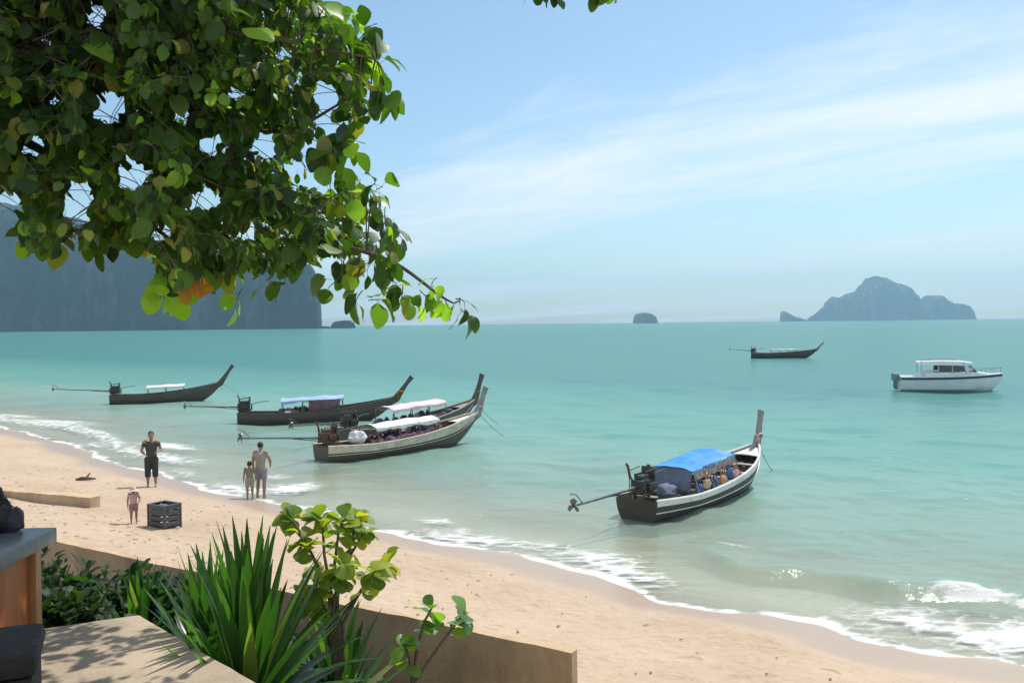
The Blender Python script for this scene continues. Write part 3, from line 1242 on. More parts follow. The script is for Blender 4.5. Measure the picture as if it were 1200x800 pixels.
rust = mat('rusty_steel', (0.17, 0.08, 0.045), (0.06, 0.045, 0.038), rough=0.75, scale=7, bump=0.3, metal=0.2)
steel = mat('shaft_steel', (0.20, 0.19, 0.175), (0.10, 0.095, 0.09), rough=0.4, scale=7, bump=0.1, metal=0.7)
cl_blue = mat('tarpaulin_blue', (0.020, 0.27, 0.66), (0.016, 0.20, 0.52), rough=0.45, scale=2, bump=0.25, bscale=7)
cl_pale = mat('canopy_pale_blue', (0.36, 0.50, 0.66), (0.25, 0.36, 0.52), rough=0.6, scale=2, bump=0.25, bscale=7)
cl_white = mat('canopy_white', (0.78, 0.78, 0.76), (0.58, 0.57, 0.55), rough=0.6, scale=2, bump=0.2, bscale=7)
cl_rose = mat('canopy_rose', (0.74, 0.60, 0.62), (0.58, 0.42, 0.46), rough=0.7, scale=2, bump=0.2, bscale=7)
cl_navy = mat('cloth_navy', (0.05, 0.08, 0.16), (0.025, 0.04, 0.08), rough=0.85, scale=4, bump=0.3)
cl_slate = mat('cloth_slate', (0.16, 0.20, 0.27), (0.09, 0.115, 0.16), rough=0.85, scale=4, bump=0.3)
cl_plum = mat('cloth_plum', (0.20, 0.11, 0.14), (0.10, 0.055, 0.07), rough=0.85, scale=4, bump=0.3)
jackets = [mat('life_jacket_orange', (0.52, 0.25, 0.13), (0.40, 0.17, 0.08), rough=0.7), mat('life_jacket_pink', (0.62, 0.36, 0.33), (0.5, 0.26, 0.24), rough=0.7),
           mat('life_jacket_tan', (0.52, 0.40, 0.27), (0.40, 0.29, 0.19), rough=0.7), mat('life_jacket_blue', (0.04, 0.10, 0.24), (0.025, 0.06, 0.15), rough=0.7)]
ribbons = [mat('ribbon_red', (0.55, 0.04, 0.05), rough=0.6), mat('ribbon_yellow', (0.70, 0.48, 0.05), rough=0.6), mat('ribbon_pink', (0.62, 0.18, 0.30), rough=0.6), mat('ribbon_green', (0.06, 0.32, 0.12), rough=0.6)]


def engine(root, H, shaft_len, shaft_dz, m=iron):
    z0 = H.h(0.02)
    e = bpy.data.objects.new('engine', None)
    C.objects.link(e)
    e.parent = root
    e.location = (0.30, 0, z0 + 0.10)
    mb = MB()
    mb.box((0.0, 0, 0.22), (0.62, 0.34, 0.34), bev=0.03)
    mb.box((0.02, 0, 0.44), (0.46, 0.22, 0.12), bev=0.02)
    for k in range(4):
        mb.tube([(-0.18 + k * 0.13, 0.10, 0.42), (-0.18 + k * 0.13, 0.10, 0.54)], 0.035, 8)
    mb.tube([(0.36, 0, 0.20), (0.42, 0, 0.20)], 0.17, 14)
    mb.box((0.10, -0.21, 0.20), (0.30, 0.10, 0.20), bev=0.02)
    mb.build('engine_block', m, e)
    mb = MB().tube([(-0.2, 0.18, 0.36), (-0.2, 0.26, 0.46), (-0.28, 0.26, 0.72), (-0.36, 0.26, 0.80)], 0.035, 8)
    mb.build('exhaust_pipe', rust, e)
    mb = MB().box((0.30, 0, 0.50), (0.07, 0.40, 0.36), bev=0.015)
    mb.tube([(0.30, 0, 0.66), (0.30, 0, 0.73)], 0.05, 8)
    mb.build('radiator', mat('radiator_grey', (0.10, 0.11, 0.11), (0.05, 0.05, 0.05), rough=0.5, metal=0.4), e)
    mb = MB()
    for sd in (-1, 1):
        mb.tube([(-0.3, sd * 0.2, 0.02), (0.36, sd * 0.2, 0.04)], 0.03, 6)
        mb.tube([(-0.05, sd * 0.2, -0.36), (-0.05, sd * 0.2, 0.05)], 0.035, 6)
        mb.tube([(-0.25, sd * 0.24, 0.05), (-0.25, sd * 0.24, 0.62), (0.25, sd * 0.24, 0.66)], 0.016, 6)
    mb.tube([(-0.05, -0.26, 0.0), (-0.05, 0.26, 0.0)], 0.035, 6)
    mb.build('mount_frame', rust, e)
    mb = MB().tube([(0.4, 0.05, 0.34), (0.85, 0.07, 0.44), (1.25, 0.08, 0.46)], 0.02, 6)
    mb.build('tiller', steel, e)
    p0 = Vector((-0.30, 0, 0.20))
    p1 = Vector((-0.30 - shaft_len, 0, 0.20 + shaft_dz))
    d = (p1 - p0).normalized()
    mb = MB().tube([p0, p0 + d * 0.5, p1 - d * 0.25, p1], [0.055, 0.036, 0.030, 0.024], 7)
    mb.tube([p0 + Vector((0.05, 0, -0.12)), p0 + d * 1.2 + Vector((0, 0, -0.02))], 0.016, 5)
    sh = mb.build('drive_shaft', steel, e)
    mb = MB()
    u = Vector((0, 1, 0))
    w = d.cross(u)
    mb.tube([p1 - d * 0.06, p1 + d * 0.09], [0.05, 0.03], 8)
    for k in range(3):
        a = 2 * PI * k / 3 + 0.5
        rd = u * math.cos(a) + w * math.sin(a)
        tg = d.cross(rd)
        q = [p1 + rd * 0.03 - tg * 0.03 - d * 0.02, p1 + rd * 0.13 - tg * 0.075 - d * 0.04, p1 + rd * 0.19 + tg * 0.0, p1 + rd * 0.13 + tg * 0.075 + d * 0.04, p1 + rd * 0.03 + tg * 0.03 + d * 0.02]
        off = d * 0.012
        vs = [x - off for x in q] + [x + off for x in q]
        mb.add(vs, [(0, 1, 2, 3, 4), (9, 8, 7, 6, 5)] + [(i, (i + 1) % 5, (i + 1) % 5 + 5, i + 5) for i in range(5)])
    # guard fin below the propeller
    mb.tube([p1 - d * 0.35 - w * 0.03, p1 - d * 0.1 - w * 0.26, p1 + d * 0.12 - w * 0.30], 0.014, 5)
    mb.build('propeller', steel, sh)


def prow(root, H, height, lean, m, wrap, cols):
    L_, h = H.L, H.h(1)
    path = [(L_ * 0.93, 0, H.h(0.93) - 0.22), (L_ - 0.10, 0, h - 0.10), (L_ + lean * 0.25, 0, h + height * 0.30), (L_ + lean * 0.62, 0, h + height * 0.66), (L_ + lean, 0, h + height)]
    rows = []
    ws = [0.05, 0.06, 0.055, 0.05, 0.055]
    dd = [0.20, 0.20, 0.13, 0.10, 0.13]
    for i, p in enumerate(path):
        a, b = Vector(path[max(0, i - 1)]), Vector(path[min(len(path) - 1, i + 1)])
        t = (b - a).normalized()
        n = Vector((-t.z, 0, t.x))
        P = Vector(p)
        rows.append([P + n * dd[i] + Vector((0, -ws[i], 0)), P + n * dd[i] + Vector((0, ws[i], 0)), P - n * dd[i] + Vector((0, ws[i], 0)), P - n * dd[i] + Vector((0, -ws[i], 0))])
    mb = MB().grid(rows, close=True)
    mb.f += [(0, 1, 2, 3), tuple(len(mb.v) - 4 + k for k in range(4))]
    st = mb.build('prow_post', m, root, smooth=False)
    if wrap:
        for k, c in enumerate(cols):
            f = 0.20 + 0.075 * k
            P = Vector((L_ + lean * (f * 0.95 - 0.02), 0, h + height * f))
            mb = MB()
            pts = [P + Vector((math.cos(a) * 0.155, math.sin(a) * 0.105, 0.025 * math.sin(3 * a + k))) for a in np.linspace(0, 2 * PI, 17)]
            mb.tube(pts, 0.032, 6)
            # loose ends hanging from the knot
            for sd in (-1, 1):
                mb.tube([P + Vector((-0.13, sd * 0.04, 0)), P + Vector((-0.20, sd * 0.07, -0.14)), P + Vector((-0.17, sd * 0.09, -0.36 - 0.05 * k))], [0.02, 0.03, 0.012], 5, flat=0.4)
            mb.build('ribbon', c, st)


def canopy(root, H, x0, x1, z0, z1, w, m, sag=0.05, arch=0.12, drop=0.10, posts=4, m_post=wood_md, seed=1, curtain=None):
    """cloth roof stretched on posts"""
    def roof(x, f):
        u = (x - x0) / (x1 - x0)
        zz = z0 + (z1 - z0) * u
        wob = 0.05 * noise.noise(Vector((x * 1.3, f * 1.6, seed))) + 0.02 * noise.noise(Vector((x * 4.3, f * 3.0, seed)))
        cell = abs(math.sin(u * (posts - 1) * PI)) * (0.6 + 0.8 * noise.noise(Vector((u * 2.0, seed * 1.7, 0))) )
        return zz + arch * (1 - f * f) - sag * cell * (1 - 0.5 * f * f) + wob
    nx, nf = 36, 14
    top, bot = [], []
    for i in range(nx + 1):
        x = x0 + (x1 - x0) * i / nx
        r = []
        for j in range(-nf // 2, nf // 2 + 1):
            f = j / (nf / 2)
            r.append((x, f * w, roof(x, f)))
        wv = 0.03 * math.sin(x * 5 + seed) + 0.05 * noise.noise(Vector((x * 3.1, seed, 2)))
        r = [(x, -w - 0.015, roof(x, -1) - drop + wv)] + r + [(x, w + 0.015, roof(x, 1) - drop - wv)]
        top.append(r)
        bot.append([(p[0], p[1] * 0.99, p[2] - 0.015) for p in r])
    mb = MB().grid(top)
    mb.grid(bot)
    mb.grid([top[0], bot[0]])
    mb.grid([top[-1], bot[-1]])
    mb.grid([[r[0] for r in top], [r[0] for r in bot]])
    mb.grid([[r[-1] for r in top], [r[-1] for r in bot]])
    roof_o = mb.build('canopy', m, root, fix=False)
    for i in range(posts):
        x = x0 + 0.05 + (x1 - x0 - 0.1) * i / (posts - 1)
        t = x / H.L
        for sd in (-1, 1):
            yb = sd * max(0.2, H.b(t) - 0.04)
            MB().tube([(x, yb, H.h(t) - 0.02), (x, sd * (w - 0.03), roof(x, 0.95) - 0.01)], 0.022, 6).build('post', m_post, root)
        MB().tube([(x, f * w, roof(x, f) - 0.03) for f in np.linspace(-0.97, 0.97, 9)], 0.018, 5).build('roof_bow', m_post, root)
    if curtain:
        for sd in (-1,):
            xa, xb, cm = curtain
            rows = []
            for i in range(21):
                x = xa + (xb - xa) * i / 20
                wv = 0.03 * math.sin(i * 1.9 + seed)
                r = [(x, sd * (w + 0.02) + wv * q, roof(x, sd) - 0.02 - q * (roof(x, sd) - H.h(x / H.L) - 0.08)) for q in (0, 0.33, 0.66, 1)]
                rows.append(r)
            mb = MB().grid(rows)
            mb.grid([[(p[0], p[1] - sd * 0.012, p[2]) for p in r] for r in rows])
            mb.build('curtain', cm, root, fix=False)
    return roof_o


def thwarts(root, H, xs, m):
    for x in xs:
        t = x / H.L
        MB().box((x, 0, H.h(t) - 0.10), (0.24, 2 * (H.b(t) - 0.055), 0.035), bev=0.006).build('thwart', m, root)
    for i in range(9):
        t = 0.12 + 0.75 * i / 9
        pts = []
        for j in range(-6, 7):
            x, y, z = H.sec(t, max(0.45, abs(j) / 6), -0.055)
            pts.append((x, math.copysign(y, j) if j else 0, max(z, H.k(t) + 0.20)))
        if all(abs(p[1]) < 3 for p in pts):
            for sd in (-1, 1):
                q = [p for p in pts if p[1] * sd > 0]
                q.sort(key=lambda p: p[2])
                MB().tube(q, 0.02, 5).build('rib', m, root)
    # floor boards
    for k in range(-2, 3):
        rows = []
        for i in range(15):
            t = 0.06 + 0.72 * i / 14
            y = k * 0.19 * min(1, H.b(t) / H.B * 1.05)
            z = H.k(t) + 0.27
            rows.append([(t * H.L, y - 0.08, z), (t * H.L, y + 0.08, z)])
        MB().grid(rows).build('floor_board', m, root)


def bow_deck(root, H, t0, t1, m):
    n = 8
    for i in range(n):
        ta = t0 + (t1 - t0) * i / n
        tb = t0 + (t1 - t0) * (i + 0.94) / n
        rows = []
        for t in (ta, (ta + tb) / 2, tb):
            b = max(0.02, H.b(t) - 0.05)
            rows.append([(t * H.L, f * b, H.h(t) - 0.045 + 0.03 * (1 - f * f)) for f in np.linspace(-1, 1, 7)])
        lo = [[(p[0], p[1], p[2] - 0.03) for p in r] for r in rows]
        mb = MB().grid(rows)
        mb.grid(lo)
        mb.grid([rows[0], lo[0]])
        mb.grid([rows[-1], lo[-1]])
        mb.build('deck_plank', m, root, smooth=False)


def place(o, H, stern, bow, zoff=0.0):
    d = Vector((bow.x - stern.x, bow.y - stern.y))
    o.location = (stern.x, stern.y, zoff)
    o.rotation_euler = (0, 0, math.atan2(d.y, d.x))


def lump(c, d, seed=0, n=(10, 7)):
    """soft bundle: a squashed ball with folds"""
    mb = MB().ball(c, d, seg=26, rings=16)
    c = Vector(c)
    out_ = []
    for p in mb.v:
        q = Vector(p) - c
        u = Vector((q.x / d[0], q.y / d[1], q.z / d[2]))
        f = 1 + 0.30 * noise.noise(u * 1.3 + Vector((seed, 0, 0))) - 0.22 * abs(noise.noise(u * 3.1 + Vector((0, seed, 0)))) + 0.08 * noise.noise(u * 7 + Vector((0, 0, seed)))
        q = q * f
        q.z = max(q.z, -d[2] * 0.75)
        out_.append(tuple(c + q))
    mb.v = out_
    return mb


def clutter(root, H, x0, x1, seed):
    r_ = random.Random(seed)
    ms = [cl_plum, cl_navy, cl_slate, wood_md, cl_plum, cl_navy, cl_rose]
    x = x0
    while x < x1:
        for sd in (-1, 1):
            t = x / H.L
            w_ = r_.uniform(0.12, 0.32)
            lump((x + r_.uniform(-.05, .05), sd * (H.b(t) - 0.16), H.h(t) + r_.uniform(-.02, .10)), (w_, 0.11, r_.uniform(.09, .22)), r_.uniform(0, 50)).build('seat_cushion', r_.choice(ms), root)
        x += r_.uniform(0.28, 0.5)


GB = 'longtail boats moored along the beach'
# --- boat under the blue tarpaulin
H = Hull(7.3, 0.92, 0.44, 0.74, full=2.9)
st, bw = on_z(746, 609, 0), at_y(893, 520, 28.6)
bt = thing('longtail_boat', (0, 0, 0), 0, 'dark longtail boat with bright blue tarpaulin canopy and white bow', 'boat', GB)
place(bt, H, st, bw)
build_hull(H, bt, mat('hull_olive_brown', (0.060, 0.050, 0.036), (0.032, 0.027, 0.020), rough=0.5, scale=3, stretch=(0.4, 3, 6), bump=0.25), paint_wh, wood_md, paint_wh, 0.89)
prow(bt, H, 1.02, 0.25, wood_gr, True, [ribbons[2], mat('ribbon_white', (0.7, 0.66, 0.62), rough=0.7)])
bow_deck(bt, H, 0.87, 0.985, paint_wh)
thwarts(bt, H, [1.2, 2.2, 3.1, 4.0, 4.9, 5.7], wood_gr)
engine(bt, H, 2.75, -0.02)
canopy(bt, H, 1.80, 4.30, 1.08, 1.26, 0.66, cl_blue, sag=0.03, arch=0.06, drop=0.03, posts=4, m_post=wood_gr, seed=3)
mb = MB()
rows = []
for i in range(13):
    f = -1 + 2 * i / 12
    rows.append([(1.73 + 0.03 * math.sin(i * 2.1) * q - 0.12 * q, f * 0.66, 1.07 + 0.05 * (1 - f * f) - q * 0.52) for q in (0, 0.3, 0.65, 1)])
mb.grid(rows)
mb.grid([[(p[0] + 0.014, p[1], p[2]) for p in r] for r in rows])
mb.build('stern_curtain', cl_slate, bt, fix=False)
for i in range(5):
    x = 2.05 + i * 0.64
    t = x / H.L
    MB().box((x, 0, H.h(t) - 0.02), (0.26, 1.28, 0.05), bev=0.01).build('seat', wood_gr, bt)
pat = mat('valance_print', (0.60, 0.42, 0.36), (0.20, 0.17, 0.19), rough=0.85, scale=9, bump=0.2, detail=2, lo=0.42, hi=0.58)
for sd in (-1, 1):
    rows = []
    for i in range(41):
        x = 1.85 + 2.42 * i / 40
        zt = 1.06 + 0.18 * (x - 1.8) / 2.75
        wv = 0.02 * math.sin(i * 1.7)
        rows.append([(x, sd * (0.672 + wv * q_), zt - 0.24 * q_ - 0.03 * abs(math.sin(i * 0.8)) * q_) for q_ in (0, 0.5, 1)])
    mb = MB().grid(rows)
    mb.grid([[(p_[0], p_[1] - sd * 0.01, p_[2]) for p_ in r_] for r_ in rows])
    mb.build('valance', pat, bt, fix=False)
jk = 0
for i in range(6):
    x = 1.98 + i * 0.42
    t = x / H.L
    for sd in (-1, 1):
        y = sd * (H.b(t) - 0.14)
        z = H.h(t) + 0.14 + 0.05 * math.sin(i * 2.3 + sd)
        mb = lump((x + 0.04 * math.sin(i * 5.1), y, z), (0.20, 0.085, 0.17 + 0.03 * math.sin(i * 3.7)), i * 3 + sd)
        mb.tube([(x - 0.07, y, z + 0.12), (x - 0.05, y - sd * 0.02, z + 0.28), (x + 0.05, y - sd * 0.02, z + 0.29), (x + 0.07, y, z + 0.12)], 0.02, 5)
        o = mb.build('life_jacket', jackets[[3, 2, 3, 0, 3, 1][(i + (sd > 0)) % 6]], None)
        o.location = bt.location
        o.rotation_euler = bt.rotation_euler
        tag(o, '%s life jacket, %s from the engine on the %s side of the blue boat' % (['orange', 'pale pink', 'tan', 'dark blue'][[3, 2, 3, 0, 3, 1][(i + (sd > 0)) % 6]], 'first second third fourth fifth sixth'.split()[i], 'seaward' if sd > 0 else 'beach'), 'life jacket', 'life jackets hung along the sides of the blue boat')


def on_boat(o, boat):
    o.location = boat.location
    o.rotation_euler = boat.rotation_euler
    return o


on_boat(tag(lump((1.2, -0.2, 0.56), (0.32, 0.28, 0.22), 4).build('cloth_bundle', cl_slate), 'slate blue cloth bundle behind the engine of the blue boat', 'bundle'), bt)
on_boat(tag(lump((5.35, 0.1, 0.52), (0.30, 0.34, 0.14), 9).build('cloth_bundle', cl_navy), 'navy cloth bundle lying ahead of the blue canopy', 'bundle'), bt)
mb = MB()
for k in range(5):
    rr = 0.20 - 0.012 * k
    mb.tube([(5.95 + rr * math.cos(a), 0.05 + rr * math.sin(a), 0.60 + 0.03 * k) for a in np.linspace(0, 2 * PI, 19)], 0.017, 5)
on_boat(tag(mb.build('rope_coil', mat('rope_brown', (0.28, 0.19, 0.11), (0.17, 0.11, 0.07), rough=0.9)), 'coil of brown rope in the bow of the blue boat', 'rope'), bt)

# --- nearer one of the moored pair
H = Hull(7.9, 0.80, 0.50, 0.82)
st, bw = on_z(376, 541, 0), on_z(535, 520, 0)
b2 = thing('longtail_boat', (0, 0, 0), 0, 'weathered longtail boat with white canopy, white bow and cushions along its sides', 'boat', GB)
place(b2, H, st, bw)
build_hull(H, b2, wood_dk, paint_cream, wood_md, paint_cream)
prow(b2, H, 1.0, 0.40, wood_gr, True, [mat('ribbon_white', (0.7, 0.66, 0.62)), ribbons[2]])
bow_deck(b2, H, 0.82, 0.985, paint_wh)
thwarts(b2, H, [1.2, 2.3, 3.4, 4.5, 5.6], wood_md)
engine(b2, H, 3.2, 0.30, rust)
canopy(b2, H, 2.1, 5.2, 1.12, 1.22, 0.62, cl_white, sag=0.04, arch=0.10, posts=4, seed=7)
clutter(b2, H, 1.9, 5.2, 1)
on_boat(tag(lump((1.45, -0.25, 0.80), (0.36, 0.34, 0.30), 2).build('cloth_bundle', cl_white), 'white cloth bundle at the stern of the pair of moored boats', 'bundle'), b2)
on_boat(tag(lump((1.85, 0.25, 0.72), (0.28, 0.26, 0.24), 5).build('cloth_bundle', cl_pale), 'pale blue cloth bundle beside the white one in the moored boat', 'bundle'), b2)

# --- farther one of the pair
H = Hull(8.2, 0.80, 0.52, 0.86)
st, bw = on_z(402, 520, 0), on_z(529, 503, 0)
b3 = thing('longtail_boat', (0, 0, 0), 0, 'dark longtail boat with rose canopy, moored against the white canopied boat', 'boat', GB)
place(b3, H, st, bw)
build_hull(H, b3, wood_dk, wood_dk, wood_md, wood_gr)
prow(b3, H, 1.18, 0.45, wood_dk, True, [ribbons[0], ribbons[3]])
bow_deck(b3, H, 0.84, 0.985, wood_gr)
thwarts(b3, H, [1.2, 2.3, 3.4, 4.5, 5.6], wood_md)
engine(b3, H, 2.6, 0.1)
canopy(b3, H, 2.3, 5.6, 1.30, 1.42, 0.62, cl_rose, sag=0.04, arch=0.12, posts=4, seed=5)
clutter(b3, H, 2.2, 5.6, 2)
on_boat(tag(lump((6.35, 0.0, 0.86), (0.30, 0.26, 0.16), 3).build('cloth_bundle', cl_navy), 'dark cloth bundle on the bow of the rose canopied boat', 'bundle'), b3)

# --- boat with the pale blue canopy
H = Hull(8.3, 0.85, 0.50, 0.72)
st, bw = on_z(279, 497, 0), on_z(430, 492, 0)
b4 = thing('longtail_boat', (0, 0, 0), 0, 'long dark longtail boat with pale blue canopy behind the moored pair', 'boat', GB)
place(b4, H, st, bw)
build_hull(H, b4, wood_dk, wood_dk, wood_md, wood_dk)
prow(b4, H, 1.05, 0.75, wood_dk, True, [ribbons[0], ribbons[1]])
bow_deck(b4, H, 0.84, 0.985, wood_md)
thwarts(b4, H, [1.2, 5.9, 6.8], wood_md)
engine(b4, H, 2.6, 0.12)
canopy(b4, H, 2.2, 5.4, 1.16, 1.26, 0.66, cl_pale, sag=0.03, arch=0.14, posts=4, seed=11, curtain=(3.6, 5.2, cl_plum))
clutter(b4, H, 2.2, 3.6, 3)

# --- boat farthest along the beach
H = Hull(7.15, 0.80, 0.48, 0.80)
st, bw = on_z(129, 473, 0), on_z(240, 469, 0)
b5 = thing('longtail_boat', (0, 0, 0), 0, 'dark longtail boat with low white canopy, its long shaft held level', 'boat', GB)
place(b5, H, st, bw)
build_hull(H, b5, wood_dk, wood_dk, wood_md, wood_dk)
prow(b5, H, 1.10, 0.72, wood_dk, True, [ribbons[0], ribbons[3]])
bow_deck(b5, H, 0.84, 0.985, wood_dk)
thwarts(b5, H, [1.2, 2.0, 5.6, 6.3], wood_md)
engine(b5, H, 3.4, 0.22)
canopy(b5, H, 2.3, 4.7, 1.02, 1.12, 0.62, cl_white, sag=0.03, arch=0.10, posts=3, seed=13)

# --- boat out in the bay
H = Hull(8.6, 0.85, 0.62, 0.62)
st, bw = on_z(880, 419.5, 0), on_z(941, 419.5, 0)
b6 = thing('longtail_boat', (0, 0, 0), 0, 'lone dark longtail boat with grey canopy far out in the bay', 'boat', GB)
place(b6, H, st, bw)
build_hull(H, b6, wood_dk, wood_dk, wood_md, wood_dk)
prow(b6, H, 0.85, 0.75, wood_gr, False, [])
bow_deck(b6, H, 0.84, 0.985, wood_dk)
thwarts(b6, H, [1.2, 2.0, 6.2], wood_md)
engine(b6, H, 2.8, 0.2)
canopy(b6, H, 2.6, 6.0, 1.12, 1.16, 0.66, mat('canopy_grey', (0.42, 0.44, 0.44), (0.3, 0.32, 0.33), rough=0.7), sag=0.02, arch=0.08, posts=4, seed=17)

rope_m = mat('anchor_rope_tan', (0.34, 0.28, 0.20), (0.22, 0.18, 0.12), rough=0.9)
for bo_, L_ in ((bt, 7.3), (b2, 7.9), (b3, 8.2), (b4, 8.3), (b5, 7.15)):
    P_ = [Vector((L_ - 0.05, 0.0, 1.22)).lerp(Vector((L_ + 3.6, 0.5, -0.25)), f) - Vector((0, 0, 0.5 * math.sin(f * PI))) for f in np.linspace(0, 1, 11)]
    MB().tube(P_, 0.012, 5).build('anchor_rope', rope_m, bo_)

# --- speedboat
gel = mat('gelcoat_white', (0.80, 0.81, 0.80), (0.70, 0.71, 0.70), rough=0.25, scale=1.5, bump=0.03)
gel_gr = mat('gelcoat_grey', (0.50, 0.53, 0.53), (0.42, 0.45, 0.45), rough=0.3, scale=1.5, bump=0.03)
stripe = mat('boat_dark_stripe', (0.02, 0.05, 0.07), (0.015, 0.035, 0.05), rough=0.3, bump=0)
glass = mat('boat_tinted_glass', (0.03, 0.045, 0.05), (0.02, 0.03, 0.035), rough=0.06, bump=0, spec=0.8)
st, bw = on_z(1053, 457, 0), on_z(1158, 458, 0)
sp = thing('speedboat', (0, 0, 0), 0, 'white cabin speedboat with dark stripe anchored in the bay', 'boat')
place(sp, None, st, bw)
SL, SB = 6.7, 1.2


def sp_b(t):
    return SB * (1 - max(0, (t - 0.5) / 0.5) ** 2.2) if t > 0.5 else SB * (0.94 + 0.12 * t)


def sp_h(t):
    return 0.98 + 0.24 * t ** 2


def sp_k(t):
    return -0.30 + 1.2 * max(0, (t - 0.80) / 0.20) ** 1.8


ts = [i / 30 for i in range(31)]
mb = MB()
rows = []
for t in ts:
    b, h, k = max(0.02, sp_b(t)), sp_h(t), min(sp_k(t), sp_h(t) - 0.05)
    sec = [(0, k), (b * 0.45, k + (h - k) * 0.14), (b * 0.82, k + (h - k) * 0.34), (b * 0.92, k + (h - k) * 0.62), (b, h)]
    rows.append([(t * SL, -y, z) for y, z in sec[::-1]] + [(t * SL, y, z) for y, z in sec[1:]])
mb.grid(rows)
mb.f.append(tuple(range(9)))
mb.build('hull', gel, sp)
mb = MB()
rows = []
for t in ts:
    b = max(0.02, sp_b(t))
    rows.append([(t * SL, f * b, sp_h(t) + 0.02 + 0.06 * (1 - f * f)) for f in np.linspace(-1, 1, 9)])
mb.grid(rows)
mb.build('deck', gel_gr, sp)
for sd in (-1, 1):
    mb = MB()
    rows = []
    for t in ts:
        b, h = max(0.02, sp_b(t)) + 0.014, sp_h(t)
        rows.append([(t * SL, sd * b, h - 0.02), (t * SL, sd * (b - 0.01), h - 0.17), (t * SL, sd * (b - 0.05), h - 0.17), (t * SL, sd * (b - 0.05), h - 0.02)])
    mb.grid(rows, close=True)
    mb.f += [(0, 1, 2, 3), tuple(len(mb.v) - 4 + q for q in range(4))]
    mb.build('stripe', stripe, sp)
    MB().tube([(t * SL, sd * (max(0.02, sp_b(t)) + 0.01), sp_h(t) + 0.01) for t in ts], 0.035, 6).build('rub_rail', gel, sp)
    pts = [(SL * t, sd * max(0.05, sp_b(t) - 0.1), sp_h(t) + 0.42 - 0.1 * (1 - t)) for t in np.linspace(0.66, 0.985, 9)]
    rl = MB().tube(pts, 0.010, 6)
    for p in pts[::2]:
        rl.tube([(p[0], p[1], p[2]), (p[0], p[1], p[2] - 0.42)], 0.008, 5)
    rl.build('bow_rail', steel, sp)
# cabin: coaming, pillars, windows, roof
rows = []
for x, w, z in ((1.6, 0.98, 1.25), (2.2, 1.0, 1.32), (4.5, 0.95, 1.38), (5.2, 0.75, 1.30), (5.8, 0.42, 1.20)):
    rows.append([(x, -w, 0.95), (x, -w * 0.95, z), (x, 0, z + 0.05), (x, w * 0.95, z), (x, w, 0.95)])
mb = MB().grid(rows)
mb.f += [tuple(range(5)), tuple(20 + k for k in range(5))]
mb.build('cabin', gel, sp)
mb = MB()
rows = []
for x, w, z, th in ((1.15, 0.78, 2.04, .16), (1.3, 0.97, 2.08, .24), (2.6, 1.01, 2.12, .28), (4.0, 0.97, 2.08, .26), (4.7, 0.80, 1.98, .14)):
    rows.append([(x, -w, z - th), (x, -w * 0.9, z), (x, 0, z + 0.05), (x, w * 0.9, z), (x, w, z - th), (x, w * 0.8, z - th), (x, -w * 0.8, z - th)])
mb.grid(rows, close=True)
mb.f += [tuple(range(7)), tuple(28 + k for k in range(7))]
rf = mb.build('roof', gel, sp)
mb = MB().tube([(1.4, -0.6, 2.15), (1.4, 0.6, 2.15), (3.6, 0.6, 2.2), (3.6, -0.6, 2.2), (1.4, -0.6, 2.15)], 0.012, 6)
for p in ((1.4, -.6), (1.4, .6), (3.6, .6), (3.6, -.6)):
    mb.tube([(p[0], p[1], 2.05), (p[0], p[1], 2.2)], 0.012, 5)
mb.build('roof_rack', steel, rf)
for sd in (-1, 1):
    for x in (1.35, 2.45, 3.35, 4.25):
        xt = x - (0.22 if x > 4 else 0.0)
        MB().tube([(x, sd * 0.93, 1.24), (xt, sd * 0.90, 2.04)], 0.04, 6).build('pillar', gel_gr, sp)
    for xa, xb in ((2.50, 3.30), (3.40, 4.18)):
        mb = MB().box(((xa + xb) / 2, sd * 0.915, 1.60), (xb - xa, 0.02, 0.40), rot=(sd * 0.03, 0, 0))
        mb.build('side_window', glass, sp)
mb = MB().add([(4.95, -0.72, 1.36), (4.95, 0.72, 1.36), (4.42, 0.72, 2.02), (4.42, -0.72, 2.02), (4.93, -0.72, 1.34), (4.93, 0.72, 1.34), (4.40, 0.72, 2.0), (4.40, -0.72, 2.0)],
              [(0, 1, 2, 3), (4, 5, 6, 7), (0, 1, 5, 4), (1, 2, 6, 5), (2, 3, 7, 6), (3, 0, 4, 7)])
mb.build('windscreen', glass, sp)
for sd in (-1, 1):
    mb = MB().box((-0.22, sd * 0.42, 0.95), (0.42, 0.36, 0.52), bev=0.08)
    mb.box((-0.20, sd * 0.42, 0.45), (0.20, 0.12, 0.7), bev=0.03)
    mb.build('outboard_motor', mat('outboard_grey', (0.22, 0.24, 0.25), (0.16, 0.17, 0.18), rough=0.35, bump=0), sp)
MB().box((1.9, 0, 1.32), (0.5, 1.3, 0.34), bev=0.05).build('rear_seat', gel, sp)

# ------------------------------------------------------------------ people
skin = mat('skin', (0.36, 0.20, 0.13), (0.30, 0.16, 0.10), rough=0.55, scale=10, bump=0.05)
hair_m = mat('hair_dark', (0.022, 0.016, 0.012), (0.012, 0.009, 0.007), rough=0.5, scale=30, bump=0.5, stretch=(1, 1, 0.2))


